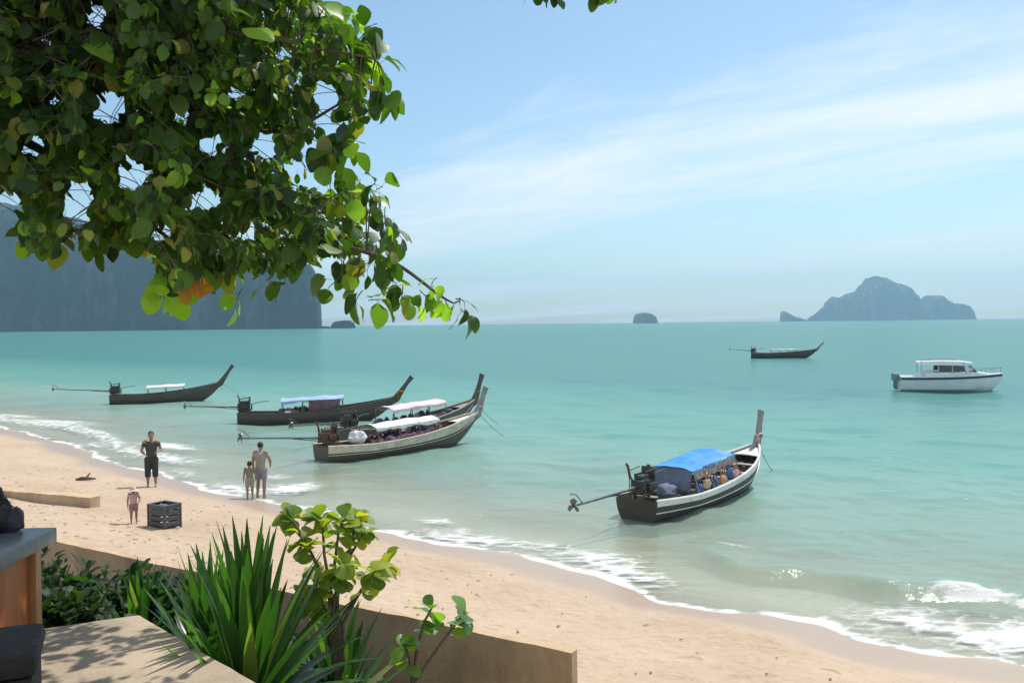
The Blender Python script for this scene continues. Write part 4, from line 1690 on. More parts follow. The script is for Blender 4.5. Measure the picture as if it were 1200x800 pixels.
def remeshed(mb, name, material, parent, vox, smooth=4):
    me = mb.mesh(name)
    o = bpy.data.objects.new(name, me)
    C.objects.link(o)
    r = o.modifiers.new('r', 'REMESH')
    r.mode = 'VOXEL'
    r.voxel_size = vox
    s = o.modifiers.new('s', 'SMOOTH')
    s.factor = 0.5
    s.iterations = smooth
    dg = bpy.context.evaluated_depsgraph_get()
    nm = bpy.data.meshes.new_from_object(o.evaluated_get(dg))
    o.modifiers.clear()
    o.data = nm
    nm.name = name
    nm.materials.clear()
    nm.materials.append(material)
    nm.polygons.foreach_set('use_smooth', [True] * len(nm.polygons))
    o.parent = parent
    return o


def person(loc, rz, hgt, pose, shirt, shorts, label, hair=hair_m, short_len=0.55, sleeve=0.5, hat=None, vox=0.011, group=None, hs=1.0):
    """standing figure facing local -y; pose: dict of joints in units of height"""
    root = thing('person', loc, rz, label, 'person', group)
    S = hgt
    J = {'pel': (0, 0, .52), 'chest': (0, .005, .72), 'neck': (0, 0, .835), 'head': (0, -.012, .925),
         'shL': (.108, 0, .805), 'elL': (.145, .01, .635), 'haL': (.150, -.03, .49),
         'shR': (-.108, 0, .805), 'elR': (-.145, .01, .635), 'haR': (-.150, -.03, .49),
         'hpL': (.055, 0, .51), 'knL': (.062, -.012, .285), 'anL': (.065, .01, .045),
         'hpR': (-.055, 0, .51), 'knR': (-.062, -.012, .285), 'anR': (-.065, .01, .045)}
    J.update(pose)
    J = {k: Vector(v) * S for k, v in J.items()}

    def mid(a, b, f):
        return J[a].lerp(J[b], f)
    mb = MB()
    sp_ = [J['pel'] - Vector((0, 0, .045 * S)), J['pel'], mid('pel', 'chest', .5), J['chest'], mid('chest', 'neck', .55), mid('chest', 'neck', .8)]
    mb.tube(sp_, [.07 * S, .088 * S, .075 * S, .095 * S, .092 * S, .05 * S], 14, flat=0.66, up=(0, 1, 0))
    mb.tube([mid('chest', 'neck', .7), J['neck'], mid('neck', 'head', .45)], [.04 * S, .032 * S, .034 * S], 10)
    hd = J['head']
    S0, S = S, S * hs
    mb.ball(hd, (.047 * S, .058 * S, .068 * S))
    mb.ball(hd + Vector((0, -.022, -.035)) * S, (.034 * S, .036 * S, .032 * S))
    mb.ball(hd + Vector((0, -.060, -.008)) * S, (.008 * S, .012 * S, .016 * S))
    for sd in (-1, 1):
        mb.ball(hd + Vector((sd * .048, .004, -.004)) * S0 * hs, (.007 * S0 * hs, .014 * S0 * hs, .019 * S0 * hs))
        S = S0
        s = 'L' if sd > 0 else 'R'
        mb.tube([J['sh' + s] - Vector((sd * .035 * S, 0, 0)), J['sh' + s], mid('sh' + s, 'el' + s, .5), J['el' + s]], [.045 * S, .039 * S, .030 * S, .025 * S], 10)
        mb.tube([J['el' + s], mid('el' + s, 'ha' + s, .35), J['ha' + s]], [.025 * S, .026 * S, .016 * S], 10)
        d = (J['ha' + s] - J['el' + s]).normalized()
        pl = J['ha' + s] + d * .028 * S
        side = Vector((0, -1, 0))
        side = (side - d * side.dot(d)).normalized()
        mb.tube([J['ha' + s], pl, pl + d * .022 * S], [.016 * S, .023 * S, .021 * S], 8, flat=0.55, up=tuple(d.cross(side)))
        for q, ln in ((-.016, .036), (-.0055, .043), (.0055, .041), (.016, .033)):
            b0 = pl + d * .018 * S + side * q * S
            inw = Vector((-sd, 0, 0)) * .006 * S
            mb.tube([b0, b0 + d * ln * .5 * S + inw * .4, b0 + d * ln * S + inw * 1.6], [.0062 * S, .0058 * S, .005 * S], 6)
        mb.tube([J['ha' + s] + d * .012 * S + side * .014 * S, J['ha' + s] + d * .03 * S + side * .031 * S, J['ha' + s] + d * .05 * S + side * .036 * S], [.008 * S, .007 * S, .0055 * S], 6)
        mb.tube([J['hp' + s] + Vector((0, 0, .02 * S)), J['hp' + s], mid('hp' + s, 'kn' + s, .5), J['kn' + s]], [.055 * S, .057 * S, .047 * S, .034 * S], 12)
        mb.tube([J['kn' + s], mid('kn' + s, 'an' + s, .3), mid('kn' + s, 'an' + s, .75), J['an' + s]], [.034 * S, .036 * S, .024 * S, .021 * S], 12)
        an = J['an' + s]
        mb.tube([an + Vector((0, .022, -.022)) * S, an + Vector((0, -.03, -.022)) * S, an + Vector((0, -.085, -.031)) * S], [.021 * S, .023 * S, .015 * S], 8)
    remeshed(mb, 'body', skin, root, vox * S / 1.7)
    if shirt:
        mb = MB()
        sp2 = [J['pel'] + Vector((0, 0, -.005 * S)), mid('pel', 'chest', .5), J['chest'], mid('chest', 'neck', .55), mid('chest', 'neck', .82)]
        mb.tube(sp2, [.098 * S, .088 * S, .106 * S, .102 * S, .055 * S], 16, flat=0.70, up=(0, 1, 0))
        for s, sd in (('L', 1), ('R', -1)):
            mb.tube([J['sh' + s] - Vector((sd * .04 * S, 0, 0)), J['sh' + s], mid('sh' + s, 'el' + s, sleeve)], [.042 * S, .038 * S, .034 * S], 10)
        remeshed(mb, 'shirt', shirt, root, .014 * S / 1.7, 3)
    if shorts:
        mb = MB()
        mb.tube([J['pel'] - Vector((0, 0, .05 * S)), J['pel'], J['pel'] + Vector((0, 0, .04 * S))], [.080 * S, .097 * S, .092 * S], 16, flat=0.72, up=(0, 1, 0))
        for s in 'LR':
            n = 4
            mb.tube([J['hp' + s] + Vector((0, 0, .015 * S))] + [mid('hp' + s, 'kn' + s, f) if f <= 1 else mid('kn' + s, 'an' + s, f - 1) for f in np.linspace(.05, short_len * 2, n)],
                    [.062 * S] + list(np.linspace(.066, .05 if short_len < .8 else .04, n) * S), 12)
        remeshed(mb, 'shorts', shorts, root, .014 * S / 1.7, 3)
    mb = MB()
    S = S0 * hs
    mb.ball(hd + Vector((0, .010, .018)) * S, (.052 * S, .058 * S, .060 * S), seg=18, rings=12)
    mb.v = [tuple(Vector(p) if not (p[1] < hd.y - .018 * S and p[2] < hd.z + .03 * S) else Vector((p[0] * .9, hd.y - .018 * S, p[2]))) for p in mb.v]
    mb.build('hair', hair, root)
    mb = MB()
    for sd in (-1, 1):
        mb.ball(hd + Vector((sd * .018, -.051, .004)) * S, (.007 * S, .005 * S, .005 * S), seg=8, rings=6)
    mb.build('eyes', mat('eye_dark', (0.03, 0.02, 0.015), rough=0.2, bump=0), root)
    MB().ball(hd + Vector((0, -.056, -.036)) * S, (.015 * S, .005 * S, .005 * S), seg=10, rings=6).build('mouth', mat('lips', (0.34, 0.14, 0.11), rough=0.5, bump=0), root)
    if hat:
        mb = MB()
        prof = [(.0, .075), (.035, .07), (.055, .045), (.058, .022), (.075, .012), (.115, -.004), (.113, -.009), (.05, .006)]
        rows = []
        for r_, z in prof:
            rows.append([hd + Vector((r_ * math.cos(a), r_ * math.sin(a) * 1.08 + .004, z + .012 + .004 * math.sin(3 * a))) * S for a in np.linspace(0, 2 * PI, 21)[:-1]])
        mb.grid(rows, close=True)
        mb.build('sun_hat', hat, root)
    return root


def ground_z(p):
    return float(sand_h(np.array([p.x]), np.array([p.y]))[0])


def spot(px, py):
    z = 0.0
    for _ in range(6):
        p = on_z(px, py, z)
        z = ground_z(p)
    return Vector((p.x, p.y, z))


dark_sh = mat('shirt_charcoal', (0.075, 0.075, 0.07), (0.05, 0.05, 0.046), rough=0.9, scale=12)
dark_tr = mat('trousers_dark', (0.045, 0.05, 0.045), (0.03, 0.033, 0.03), rough=0.9, scale=12)
grey_sh = mat('shirt_grey_khaki', (0.36, 0.33, 0.28), (0.27, 0.245, 0.205), rough=0.9, scale=12)
khaki = mat('shorts_khaki', (0.26, 0.23, 0.16), (0.19, 0.165, 0.115), rough=0.9, scale=12)
lilac = mat('shorts_lilac_grey', (0.30, 0.28, 0.33), (0.22, 0.2, 0.25), rough=0.9, scale=12)
pink = mat('shirt_pale_pink', (0.60, 0.42, 0.42), (0.50, 0.33, 0.34), rough=0.9, scale=12)
rose = mat('shorts_dusty_rose', (0.40, 0.22, 0.20), (0.31, 0.165, 0.155), rough=0.9, scale=12)
p = spot(178, 570)
person(p, R(18), 1.72, {'elR': (-.165, -.01, .65), 'haR': (-.10, -.10, .60), 'elL': (.165, .03, .65), 'haL': (.11, -.07, .63)}, dark_sh, dark_tr,
       'person standing at the water line in charcoal shirt and dark three-quarter trousers', short_len=.72)
p = spot(306, 583)
person(p, R(168), 1.68, {'elR': (-.17, -.03, .66), 'haR': (-.12, -.13, .56), 'head': (.01, -.03, .918), 'knL': (.066, -.035, .285)}, grey_sh, lilac,
       'taller wading person in grey khaki shirt and lilac grey shorts beside a child', short_len=.42)
p = spot(293, 584)
person(p, R(205), 1.12, {'head': (0, -.03, .90), 'chest': (0, -.02, .71), 'neck': (0, -.03, .82), 'shL': (.11, -.02, .79), 'shR': (-.11, -.02, .79)}, khaki, grey_sh,
       'child in khaki top standing at the water beside a taller wading person', short_len=.5, hs=1.18)
p = spot(157, 613)
person(p, R(30), 0.86, {'head': (0, -.02, .88), 'elL': (.16, -.02, .65), 'haL': (.12, -.11, .58)}, pink, rose,
       'small child in pale pink top and sun hat next to the grey crate', short_len=.45, hs=1.3, hat=mat('hat_straw_pink', (0.62, 0.50, 0.46), (0.5, 0.4, 0.37), rough=0.9), hair=mat('hair_brown', (0.10, 0.06, 0.035), rough=0.6))

# ------------------------------------------------------------------ things on the sand
p = spot(193, 617)
cr = thing('storage_crate', p, R(-32), 'dark grey plastic storage crate standing on the sand', 'crate')
cm_ = mat('crate_plastic', (0.10, 0.11, 0.11), (0.065, 0.07, 0.072), rough=0.55, scale=4, bump=0.1)
cm2 = mat('crate_plastic_shaded', (0.035, 0.035, 0.035), (0.02, 0.02, 0.02), rough=0.6, scale=4, bump=0.1)  # darker copy: shade on one side and inside put into the colour
W_, D_, H_ = 0.56, 0.44, 0.52
for i in range(4):
    z = 0.06 + i * 0.125
    for sd in (-1, 1):
        MB().box((0, sd * D_ / 2, z + 0.05), (W_ - 0.03, 0.022, 0.10), bev=0.006).build('slat', cm_, cr)
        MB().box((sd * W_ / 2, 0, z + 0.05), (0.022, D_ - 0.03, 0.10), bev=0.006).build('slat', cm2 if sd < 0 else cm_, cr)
for sx_ in (-1, 1):
    for sy_ in (-1, 1):
        MB().box((sx_ * W_ / 2, sy_ * D_ / 2, H_ / 2), (0.045, 0.045, H_ + 0.03), bev=0.008).build('corner_post', cm_, cr)
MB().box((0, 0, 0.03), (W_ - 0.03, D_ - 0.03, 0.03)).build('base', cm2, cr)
mb = MB()
for sd in (-1, 1):
    mb.box((0, sd * D_ / 2, H_ + 0.012), (W_ + 0.05, 0.05, 0.035), bev=0.01)
    mb.box((sd * W_ / 2, 0, H_ + 0.013), (0.05, D_ - 0.052, 0.033), bev=0.01)
mb.build('rim', cm_, cr)
lb = tag(lump((p.x, p.y, p.z + 0.38), (0.20, 0.15, 0.15), 6).build('cloth_bundle', cl_slate), 'slate cloth stuffed into the grey crate on the sand', 'bundle')
p = spot(100, 563)
mb = MB().tube([(-0.28, 0, 0.05), (-0.1, 0.03, 0.07), (0.12, -0.02, 0.06), (0.30, 0.03, 0.04)], [0.03, 0.06, 0.05, 0.02], 8)
mb.tube([(0.02, 0, 0.08), (0.10, 0.06, 0.18), (0.13, 0.08, 0.24)], [0.03, 0.022, 0.012], 6)
o = mb.build('driftwood', mat('driftwood_grey', (0.16, 0.12, 0.09), (0.09, 0.07, 0.05), rough=0.9, stretch=(0.3, 2, 2)))
o.location = p
o.rotation_euler = (0, 0, 0.3)
tag(o, 'small dark piece of driftwood on open sand near the low wall', 'driftwood')

r = random.Random(77)
mb = MB()
k = 0
while k < 420:
    x, y = r.uniform(-16, 5), r.uniform(8, 28)
    sd_ = float(shore_dist(np.array([x]), np.array([y]))[0])
    if sd_ < 1.6 or (Vector((x, y, 0)) - Vector((WA.x, WA.y, 0))).dot(nrm) > -0.25 and x < WA.x:
        continue
    if r.random() > (0.9 if 5.0 < sd_ < 8 else 0.25):
        continue
    z = float(sand_h(np.array([x]), np.array([y]))[0])
    a = r.uniform(0, 2 * PI)
    ln = r.uniform(0.02, 0.065)
    d_ = Vector((math.cos(a), math.sin(a), 0))
    c_ = Vector((x, y, z + 0.008))
    if r.random() < 0.5:
        mb.tube([c_ - d_ * ln, c_ + Vector((0, 0, 0.012)), c_ + d_ * ln], [0.004, 0.007, 0.003], 5)
    else:
        n_ = Vector((-d_.y, d_.x, 0)) * ln * 0.45
        mb.add([c_ - d_ * ln, c_ + n_ + Vector((0, 0, .015)), c_ + d_ * ln + Vector((0, 0, .01)), c_ - n_ + Vector((0, 0, .012))], [(0, 1, 2, 3)])
    k += 1
lt = mb.build('beach_litter', mat('dry_leaf_litter', (0.20, 0.12, 0.06), (0.09, 0.055, 0.03), rough=0.9, scale=0.6, bump=0), fix=False)
tag(lt, 'dry brown leaves and twigs strewn on the sand', 'leaf litter', kind='stuff')

# ------------------------------------------------------------------ terrace furniture
TT = TZ + 0.68
tc1 = on_z(67, 617, TT)                     # far right corner of the table top
stone = mat('table_stone', (0.20, 0.205, 0.22), (0.12, 0.12, 0.13), rough=0.35, scale=4, bump=0.12, bscale=30)
orange = mat('table_orange_wood', (0.42, 0.135, 0.035), (0.30, 0.085, 0.02), rough=0.55, scale=3, stretch=(6, 6, 0.5), bump=0.2)
trim = mat('table_trim_wood', (0.46, 0.24, 0.10), (0.36, 0.17, 0.06), rough=0.55, scale=3, stretch=(6, 6, 0.5), bump=0.2)
tb_ang = R(3)
tb = thing('terrace_table', (tc1.x, tc1.y, TZ), tb_ang, 'stone topped table with orange wooden panel base on the terrace', 'table')
TWd, TDp = 2.2, 0.78
MB().box((-TWd / 2, -TDp / 2, 0.68 - 0.045), (TWd, TDp, 0.09), bev=0.012).build('tabletop', stone, tb)
MB().box((-TWd / 2, -TDp / 2 - 0.02, 0.29), (TWd - 0.24, 0.60, 0.58), bev=0.008).build('base_panel', orange, tb)
for sx_ in (-0.115, -TWd + 0.115):
    for sy_ in (-0.075, -0.745):
        MB().box((sx_, sy_, 0.295), (0.07, 0.07, 0.589), bev=0.008).build('leg', trim, tb)
# bag and cup on the table
tm = Matrix.Translation((tc1.x, tc1.y, TT)) @ Matrix.Rotation(tb_ang, 4, 'Z')
bp_ = tm @ Vector((-0.36, -0.12, 0.0))
bag = thing('bag', bp_, R(12), 'black soft bag lying on the stone topped table', 'bag')
bk = mat('bag_black', (0.018, 0.017, 0.022), (0.01, 0.01, 0.012), rough=0.55, scale=8, bump=0.4)
lump((0, 0, 0.105), (0.17, 0.10, 0.135), 3).build('bag_body', bk, bag)
lump((0.145, 0.0, 0.065), (0.065, 0.07, 0.08), 8).build('side_pocket', mat('bag_plum', (0.05, 0.03, 0.055), (0.03, 0.02, 0.03), rough=0.6), bag)
MB().tube([(-0.10, 0, 0.20), (-0.09, 0.0, 0.27), (0.0, 0.0, 0.30), (0.08, 0.0, 0.26), (0.10, 0, 0.19)], 0.012, 6).build('handle', bk, bag)
cp = tm @ Vector((-0.245, -0.30, 0.0))
mb = MB()
rows = [[(r_ * math.cos(a), r_ * math.sin(a), z) for a in np.linspace(0, 2 * PI, 21)[:-1]] for r_, z in ((0.0, 0.002), (0.028, 0.002), (0.04, 0.10), (0.042, 0.102), (0.038, 0.10), (0.027, 0.008), (0.0, 0.008))]
o = mb.grid(rows, close=True).build('paper_cup', mat('paper_white', (0.75, 0.75, 0.72), (0.66, 0.66, 0.63), rough=0.7, bump=0.02))
o.location = cp
tag(o, 'white paper cup beside the black bag on the table', 'cup')
# dark stool in front of the table
q = on_z(8, 790, TZ)
q = Vector((-2.42, 3.98, TZ))
sto = thing('stool', q, R(24), 'nearly black upholstered stool in shade in front of the table', 'stool')
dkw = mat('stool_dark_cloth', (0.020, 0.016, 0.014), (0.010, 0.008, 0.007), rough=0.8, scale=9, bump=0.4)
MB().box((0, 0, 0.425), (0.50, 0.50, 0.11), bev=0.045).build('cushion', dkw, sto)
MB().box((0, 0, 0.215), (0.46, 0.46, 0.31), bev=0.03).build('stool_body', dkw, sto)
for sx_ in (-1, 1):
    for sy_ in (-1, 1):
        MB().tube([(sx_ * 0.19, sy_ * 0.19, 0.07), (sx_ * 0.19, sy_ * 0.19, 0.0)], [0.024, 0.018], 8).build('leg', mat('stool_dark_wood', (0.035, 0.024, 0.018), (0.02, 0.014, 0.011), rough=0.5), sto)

# ------------------------------------------------------------------ plants
strap_m = leaf_mat('strap_leaf', (0.010, 0.030, 0.008), (0.032, 0.075, 0.014), (1.3, 1.7, 0.45), odd=(0.10, 0.12, 0.03), gloss=0.32)


def blade(length, width, lean, curl, seed, n=9):
    """arching strap leaf growing from the origin, in the local x-z plane"""
    rows = []
    x = z = 0.0
    a = lean
    ds = length / n
    tw = 0.25 * math.sin(seed * 3.1)
    for i in range(n + 1):
        f = i / n
        w = width * (0.55 + 1.0 * f) if f < 0.35 else width * 0.9 * (1 - ((f - 0.35) / 0.65) ** 2.2)
        w = max(w, 0.002)
        th = tw * f
        nx_, nz_ = -math.cos(a), math.sin(a)
        k = 0.28 * w
        rows.append([(x + nx_ * k, -w * math.cos(th), z + nz_ * k - w * math.sin(th)), (x, 0, z), (x + nx_ * k, w * math.cos(th), z + nz_ * k + w * math.sin(th))])
        a += curl * (0.35 + f) / n
        x += math.sin(a) * ds
        z += math.cos(a) * ds
    mb = MB().grid(rows)
    return mb.mesh('leaf')


BLADES = []
for i in range(9):
    me = blade(1.0, rnd.uniform(0.036, 0.050), 0.0, [0.05, 0.25, 0.5, 0.1, 0.9, 0.35, 1.3, 0.15, 0.7][i], i)
    me.materials.append(strap_m)
    BLADES.append(me)


def strap_plant(loc, n, lmin, lmax, label, spread=1.15, squash=1.0, seed=1):
    r = random.Random(seed)
    root = thing('strap_leaf_plant', loc, 0, label, 'plant')
    mb = MB().tube([(0, 0, -0.12), (0, 0, 0.06), (0, 0, 0.22)], [0.085, 0.08, 0.05], 10)
    mb.build('stem', mat('stem_green_brown', (0.12, 0.11, 0.05), (0.06, 0.055, 0.03), rough=0.8), root)
    for i in range(n):
        f = i / (n - 1)
        az = i * 2.39996 + r.uniform(-0.3, 0.3)
        lean = spread * (f ** 1.1) + r.uniform(-0.06, 0.06)
        ln = (lmax - (lmax - lmin) * f * r.uniform(0.6, 1.1)) * r.uniform(0.88, 1.03)
        me = BLADES[[0, 1, 3, 7, 1, 5][i % 6] if f < 0.55 else [1, 2, 4, 5, 6, 8][i % 6]]
        o = link('leaf', me, root)
        rad = 0.02 + 0.05 * f
        o.location = (math.cos(az) * rad, math.sin(az) * rad, 0.05 + 0.14 * (1 - f))
        o.rotation_euler = Euler((0, lean, az), 'XYZ')
        w = r.uniform(0.85, 1.15) * (0.8 + 0.3 * ln)
        o.scale = (ln, w, ln)
    return root


c1 = at_y(292, 792, 5.55)
strap_plant((c1.x, c1.y, bed_h(c1.x, c1.y) - 0.02), 115, 0.65, 1.18, 'large spiky clump of dark green strap leaves beside the terrace edge', 1.45, seed=4)
c2 = at_y(245, 760, 6.2)
strap_plant((c2.x, c2.y, bed_h(c2.x, c2.y) - 0.02), 64, 0.5, 0.95, 'smaller strap leaved clump behind the large spiky one', 1.35, seed=9)
c2 = at_y(395, 800, 6.5)
strap_plant((c2.x, c2.y, bed_h(c2.x, c2.y) - 0.02), 60, 0.45, 0.85, 'low strap leaved clump at the foot of the yellow green sapling', 1.4, seed=12)
c2 = at_y(165, 715, 7.4)
strap_plant((c2.x, c2.y, bed_h(c2.x, c2.y) - 0.02), 60, 0.45, 0.8, 'low strap leaved clump between terrace corner and sea wall', 1.45, seed=15)


def leaf_mesh(w, n_fold, seed, heart=True):
    """broad leaf lying in x-y from the stalk at 0 to the tip at x = 1, folded along the midrib and drooping"""
    prof = [(0.00, 0.05), (0.06, 0.27), (0.20, 0.43), (0.42, 0.50), (0.64, 0.46), (0.84, 0.29), (0.97, 0.07)] if heart else [(0.00, 0.03), (0.15, 0.16), (0.35, 0.30), (0.58, 0.42), (0.78, 0.42), (0.93, 0.26), (1.0, 0.02)]
    r = random.Random(seed)
    dr = r.uniform(0.05, 0.6)
    tw = r.uniform(-0.45, 0.45)
    vs, fs = [], []
    for x, y in prof:
        y *= w * 2
        z0 = -dr * x * x
        back = -0.10 if (heart and x < 0.04) else 0
        zf = n_fold * y
        wv = 0.03 * math.sin(x * 9 + seed)
        vs += [(x + back, -y, z0 + zf + wv - tw * y), (x, 0, z0), (x + back, y, z0 + zf - wv + tw * y)]
    for i in range(len(prof) - 1):
        a = i * 3
        fs += [(a, a + 1, a + 4, a + 3), (a + 1, a + 2, a + 5, a + 4)]
    return MB().add(vs, fs)


def frame_from(d, up):
    d = d.normalized()
    y = up.cross(d)
    y = y.normalized() if y.length > 1e-4 else d.orthogonal().normalized()
    z = d.cross(y)
    return Matrix((d, y, z)).transposed()


# saplings
sap_m = leaf_mat('sapling_leaf', (0.06, 0.11, 0.018), (0.17, 0.20, 0.025), (1.9, 1.9, 0.4), odd=(0.26, 0.22, 0.03), gloss=0.55)
sap_d = leaf_mat('sapling_leaf_deep', (0.03, 0.07, 0.015), (0.08, 0.14, 0.025), (1.9, 2.2, 0.5), gloss=0.36)
twig_m = mat('twig_bark', (0.17, 0.13, 0.09), (0.09, 0.07, 0.05), rough=0.9, scale=20, bump=0.3)
SAPL = []
for i in range(5):
    me = leaf_mesh(0.42 + 0.04 * i, 0.22, 40 + i, heart=False).mesh('leaf')
    SAPL.append(me)


def sapling(base, stems, label, m, size, seed, per=7):
    """stems: list of world paths; a rosette of leaves at the end of each and some along it"""
    r = random.Random(seed)
    root = thing('sapling', base, 0, label, 'sapling')
    ms = []
    for me in SAPL:
        c = me.copy()
        c.materials.append(m)
        ms.append(c)
    for path in stems:
        P = [Vector(q) - Vector(base) for q in path]
        n = len(P)
        MB().tube(P, [0.016 * (1 - 0.6 * i / (n - 1)) for i in range(n)], 7).build('stem', twig_m, root)
        tip = P[-1]
        d = (P[-1] - P[-2]).normalized()
        for k in range(per):
            if k < per * 0.5:
                q = tip - d * r.uniform(0, 0.10)
            else:
                q = P[-3].lerp(P[-2], r.uniform(0.3, 1.0)) if k % 2 else P[-2].lerp(P[-1], r.uniform(0.0, 0.8))
            a = k * 2.4 + r.uniform(-.4, .4)
            side = d.orthogonal().normalized()
            side = Matrix.Rotation(a, 3, d) @ side
            dv = (side * r.uniform(0.7, 1.0) + d * r.uniform(0.05, 0.8) + Vector((0, 0, r.uniform(-.8, .35)))).normalized()
            o = link('leaf', ms[r.randrange(5)], root)
            s = size * r.uniform(0.7, 1.15)
            mt = frame_from(dv, Vector((r.uniform(-.3, .3), r.uniform(-.3, .3), 1)))
            o.matrix_local = Matrix.Translation(q) @ mt.to_4x4() @ Matrix.Diagonal((s, s, s, 1))
    return root


SY = 6.3
b_ = at_y(402, 800, SY)
base = Vector((b_.x, b_.y, bed_h(b_.x, b_.y)))


def path_px(pts, Y, jit=0.0):
    return [at_y(x, y, Y + (jit * i)) for i, (x, y) in enumerate(pts)]


root_pt = base
sapling(base, [
    [base] + path_px([(392, 720), (372, 660), (352, 628)], SY, 0.02),
    [base] + path_px([(396, 715), (392, 660), (397, 622), (404, 606)], SY, -0.04),
    [base] + path_px([(394, 722), (398, 670), (420, 635), (428, 618)], SY, 0.05),
    [base] + path_px([(402, 730), (418, 700), (432, 678), (440, 668)], SY, -0.06),
    [base] + path_px([(384, 725), (376, 700), (368, 680)], SY, -0.08),
    [base] + path_px([(386, 700), (366, 650), (345, 612), (338, 604)], SY, 0.06),
    [base] + path_px([(390, 705), (380, 650), (378, 615), (372, 604)], SY, 0.09),
    [base] + path_px([(394, 700), (408, 650), (416, 615), (418, 600)], SY, 0.02),
    [base] + path_px([(398, 726), (424, 690), (448, 664), (456, 658)], SY, 0.05),
    [base] + path_px([(388, 735), (392, 700), (398, 672), (402, 660)], SY, -0.10),
    [base] + path_px([(386, 740), (372, 716), (352, 700)], SY, -0.05),
], 'yellow green broad leaved sapling rising behind the spiky clump', sap_m, 0.125, 3, per=20)
SY2 = 5.6
b_ = at_y(482, 830, SY2)
base2 = Vector((b_.x, b_.y, bed_h(b_.x, b_.y)))
sapling(base2, [
    [base2] + path_px([(484, 800), (488, 765), (496, 730), (506, 712)], SY2, 0.02),
    [base2] + path_px([(484, 802), (512, 760), (536, 728), (546, 716)], SY2, 0.04),
    [base2] + path_px([(483, 796), (480, 770), (472, 752)], SY2, -0.06),
], 'thin young sapling with few leaves in front of the sea wall', sap_d, 0.125, 8, per=12)

# low ground cover in the bed, leaf colour darkened to stand for tree shade
gcm = leaf_mat('ground_cover_shaded_leaf', (0.009, 0.019, 0.007), (0.020, 0.040, 0.011), (1.1, 1.5, 0.4), gloss=0.6)
r = random.Random(5)
mb = MB()
gl_meshes = [leaf_mesh(0.34, 0.2, 70 + i, heart=True) for i in range(4)]


def bed_inside(x, y):
    """+ between the terrace edge and the wall"""
    v = Vector((x - P1.x, y - P1.y))
    n = Vector((-edge_d.y, edge_d.x))
    if n.y < 0:
        n = -n
    w = (Vector((x, y, 0)) - Vector((WA.x, WA.y, 0))).dot(nrm)
    if x < P1.x and y < P1.y + (P0.y - P1.y) * (P1.x - x) / max(.01, P1.x - P0.x) + 0.1:
        return False
    return v.dot(n) > 0.08 and w > 0.15


cnt = 0
while cnt < 6000:
    x = r.uniform(-9, -0.3)
    y = r.uniform(4.6, 10.5)
    if not bed_inside(x, y):
        continue
    dens = 0.5 + 0.8 * noise.noise(Vector((x * 0.9, y * 0.9, 2.2)))
    if x > -1.2:
        dens *= max(0.1, 1 - (x + 1.2) * 1.6)
    if r.random() > dens:
        continue
    z = bed_h(x, y)
    src = gl_meshes[r.randrange(4)]
    s = r.uniform(0.07, 0.16)
    hgt = r.uniform(0.0, 0.34)
    dv = Vector((r.uniform(-1, 1), r.uniform(-1, 1), r.uniform(-.1, .7)))
    mt = frame_from(dv, Vector((0, 0, 1)))
    base_ = Vector((x, y, z + hgt))
    mb.add([mt @ (Vector(p) * s) + base_ for p in src.v], src.f)
    cnt += 1
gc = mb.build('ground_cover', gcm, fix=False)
tag(gc, 'dark green low ground cover in the planting bed', 'ground cover', kind='stuff')



def shrub(px, ytop, Y, wid, label, seed):
    r_ = random.Random(seed)
    c = at_y(px, ytop, Y)
    gz = bed_h(c.x, Y)
    root = thing('shrub', (c.x, Y, gz), 0, label, 'shrub', 'dark shrubs in the planting bed')
    hgt = c.z - gz
    for k in range(7):
        a = k * 0.9
        MB().tube([(0, 0, -0.05), (0.10 * math.cos(a), 0.10 * math.sin(a), hgt * 0.4), (wid * 0.6 * math.cos(a), wid * 0.45 * math.sin(a), hgt * 0.85)], [0.016, 0.011, 0.005], 5).build('stem', twig_m, root)
    mb = MB()
    for k in range(1500):
        u = Vector((r_.gauss(0, 1), r_.gauss(0, 1), r_.gauss(0, 1))).normalized() * r_.uniform(0.45, 1.0)
        bump_ = 0.75 + 0.45 * noise.noise(u * 2.0 + Vector((seed, 0, 0)))
        p_ = Vector((u.x * wid * bump_, u.y * wid * 0.75 * bump_, hgt * 0.52 + u.z * hgt * 0.50 * bump_))
        if p_.z < 0.02:
            continue
        src = gl_meshes[r_.randrange(4)]
        sz = r_.uniform(0.06, 0.12)
        mt = frame_from(u + Vector((r_.uniform(-.8, .8), r_.uniform(-.8, .8), r_.uniform(-.6, .6))), Vector((r_.uniform(-.4, .4), r_.uniform(-.4, .4), 1)))
        mb.add([mt @ (Vector(q_) * sz) + p_ for q_ in src.v], src.f)
    mb.build('foliage', gcm, root, fix=False)['kind'] = 'stuff'  # same leaf colour, with the tree shade painted in
    return root


shrub(40, 646, 8.4, 0.62, 'dark leafy shrub just behind the stone topped table', 1)
shrub(98, 652, 8.2, 0.62, 'dark leafy shrub between the table and the strap leaved clumps', 2)
shrub(150, 664, 7.9, 0.55, 'dark leafy shrub close against the low strap leaved clump', 3)
shrub(208, 678, 7.6, 0.55, 'dark leafy shrub hidden behind the large spiky clump', 4)
shrub(70, 690, 6.9, 0.50, 'low dark shrub at the terrace corner beyond the table', 6)

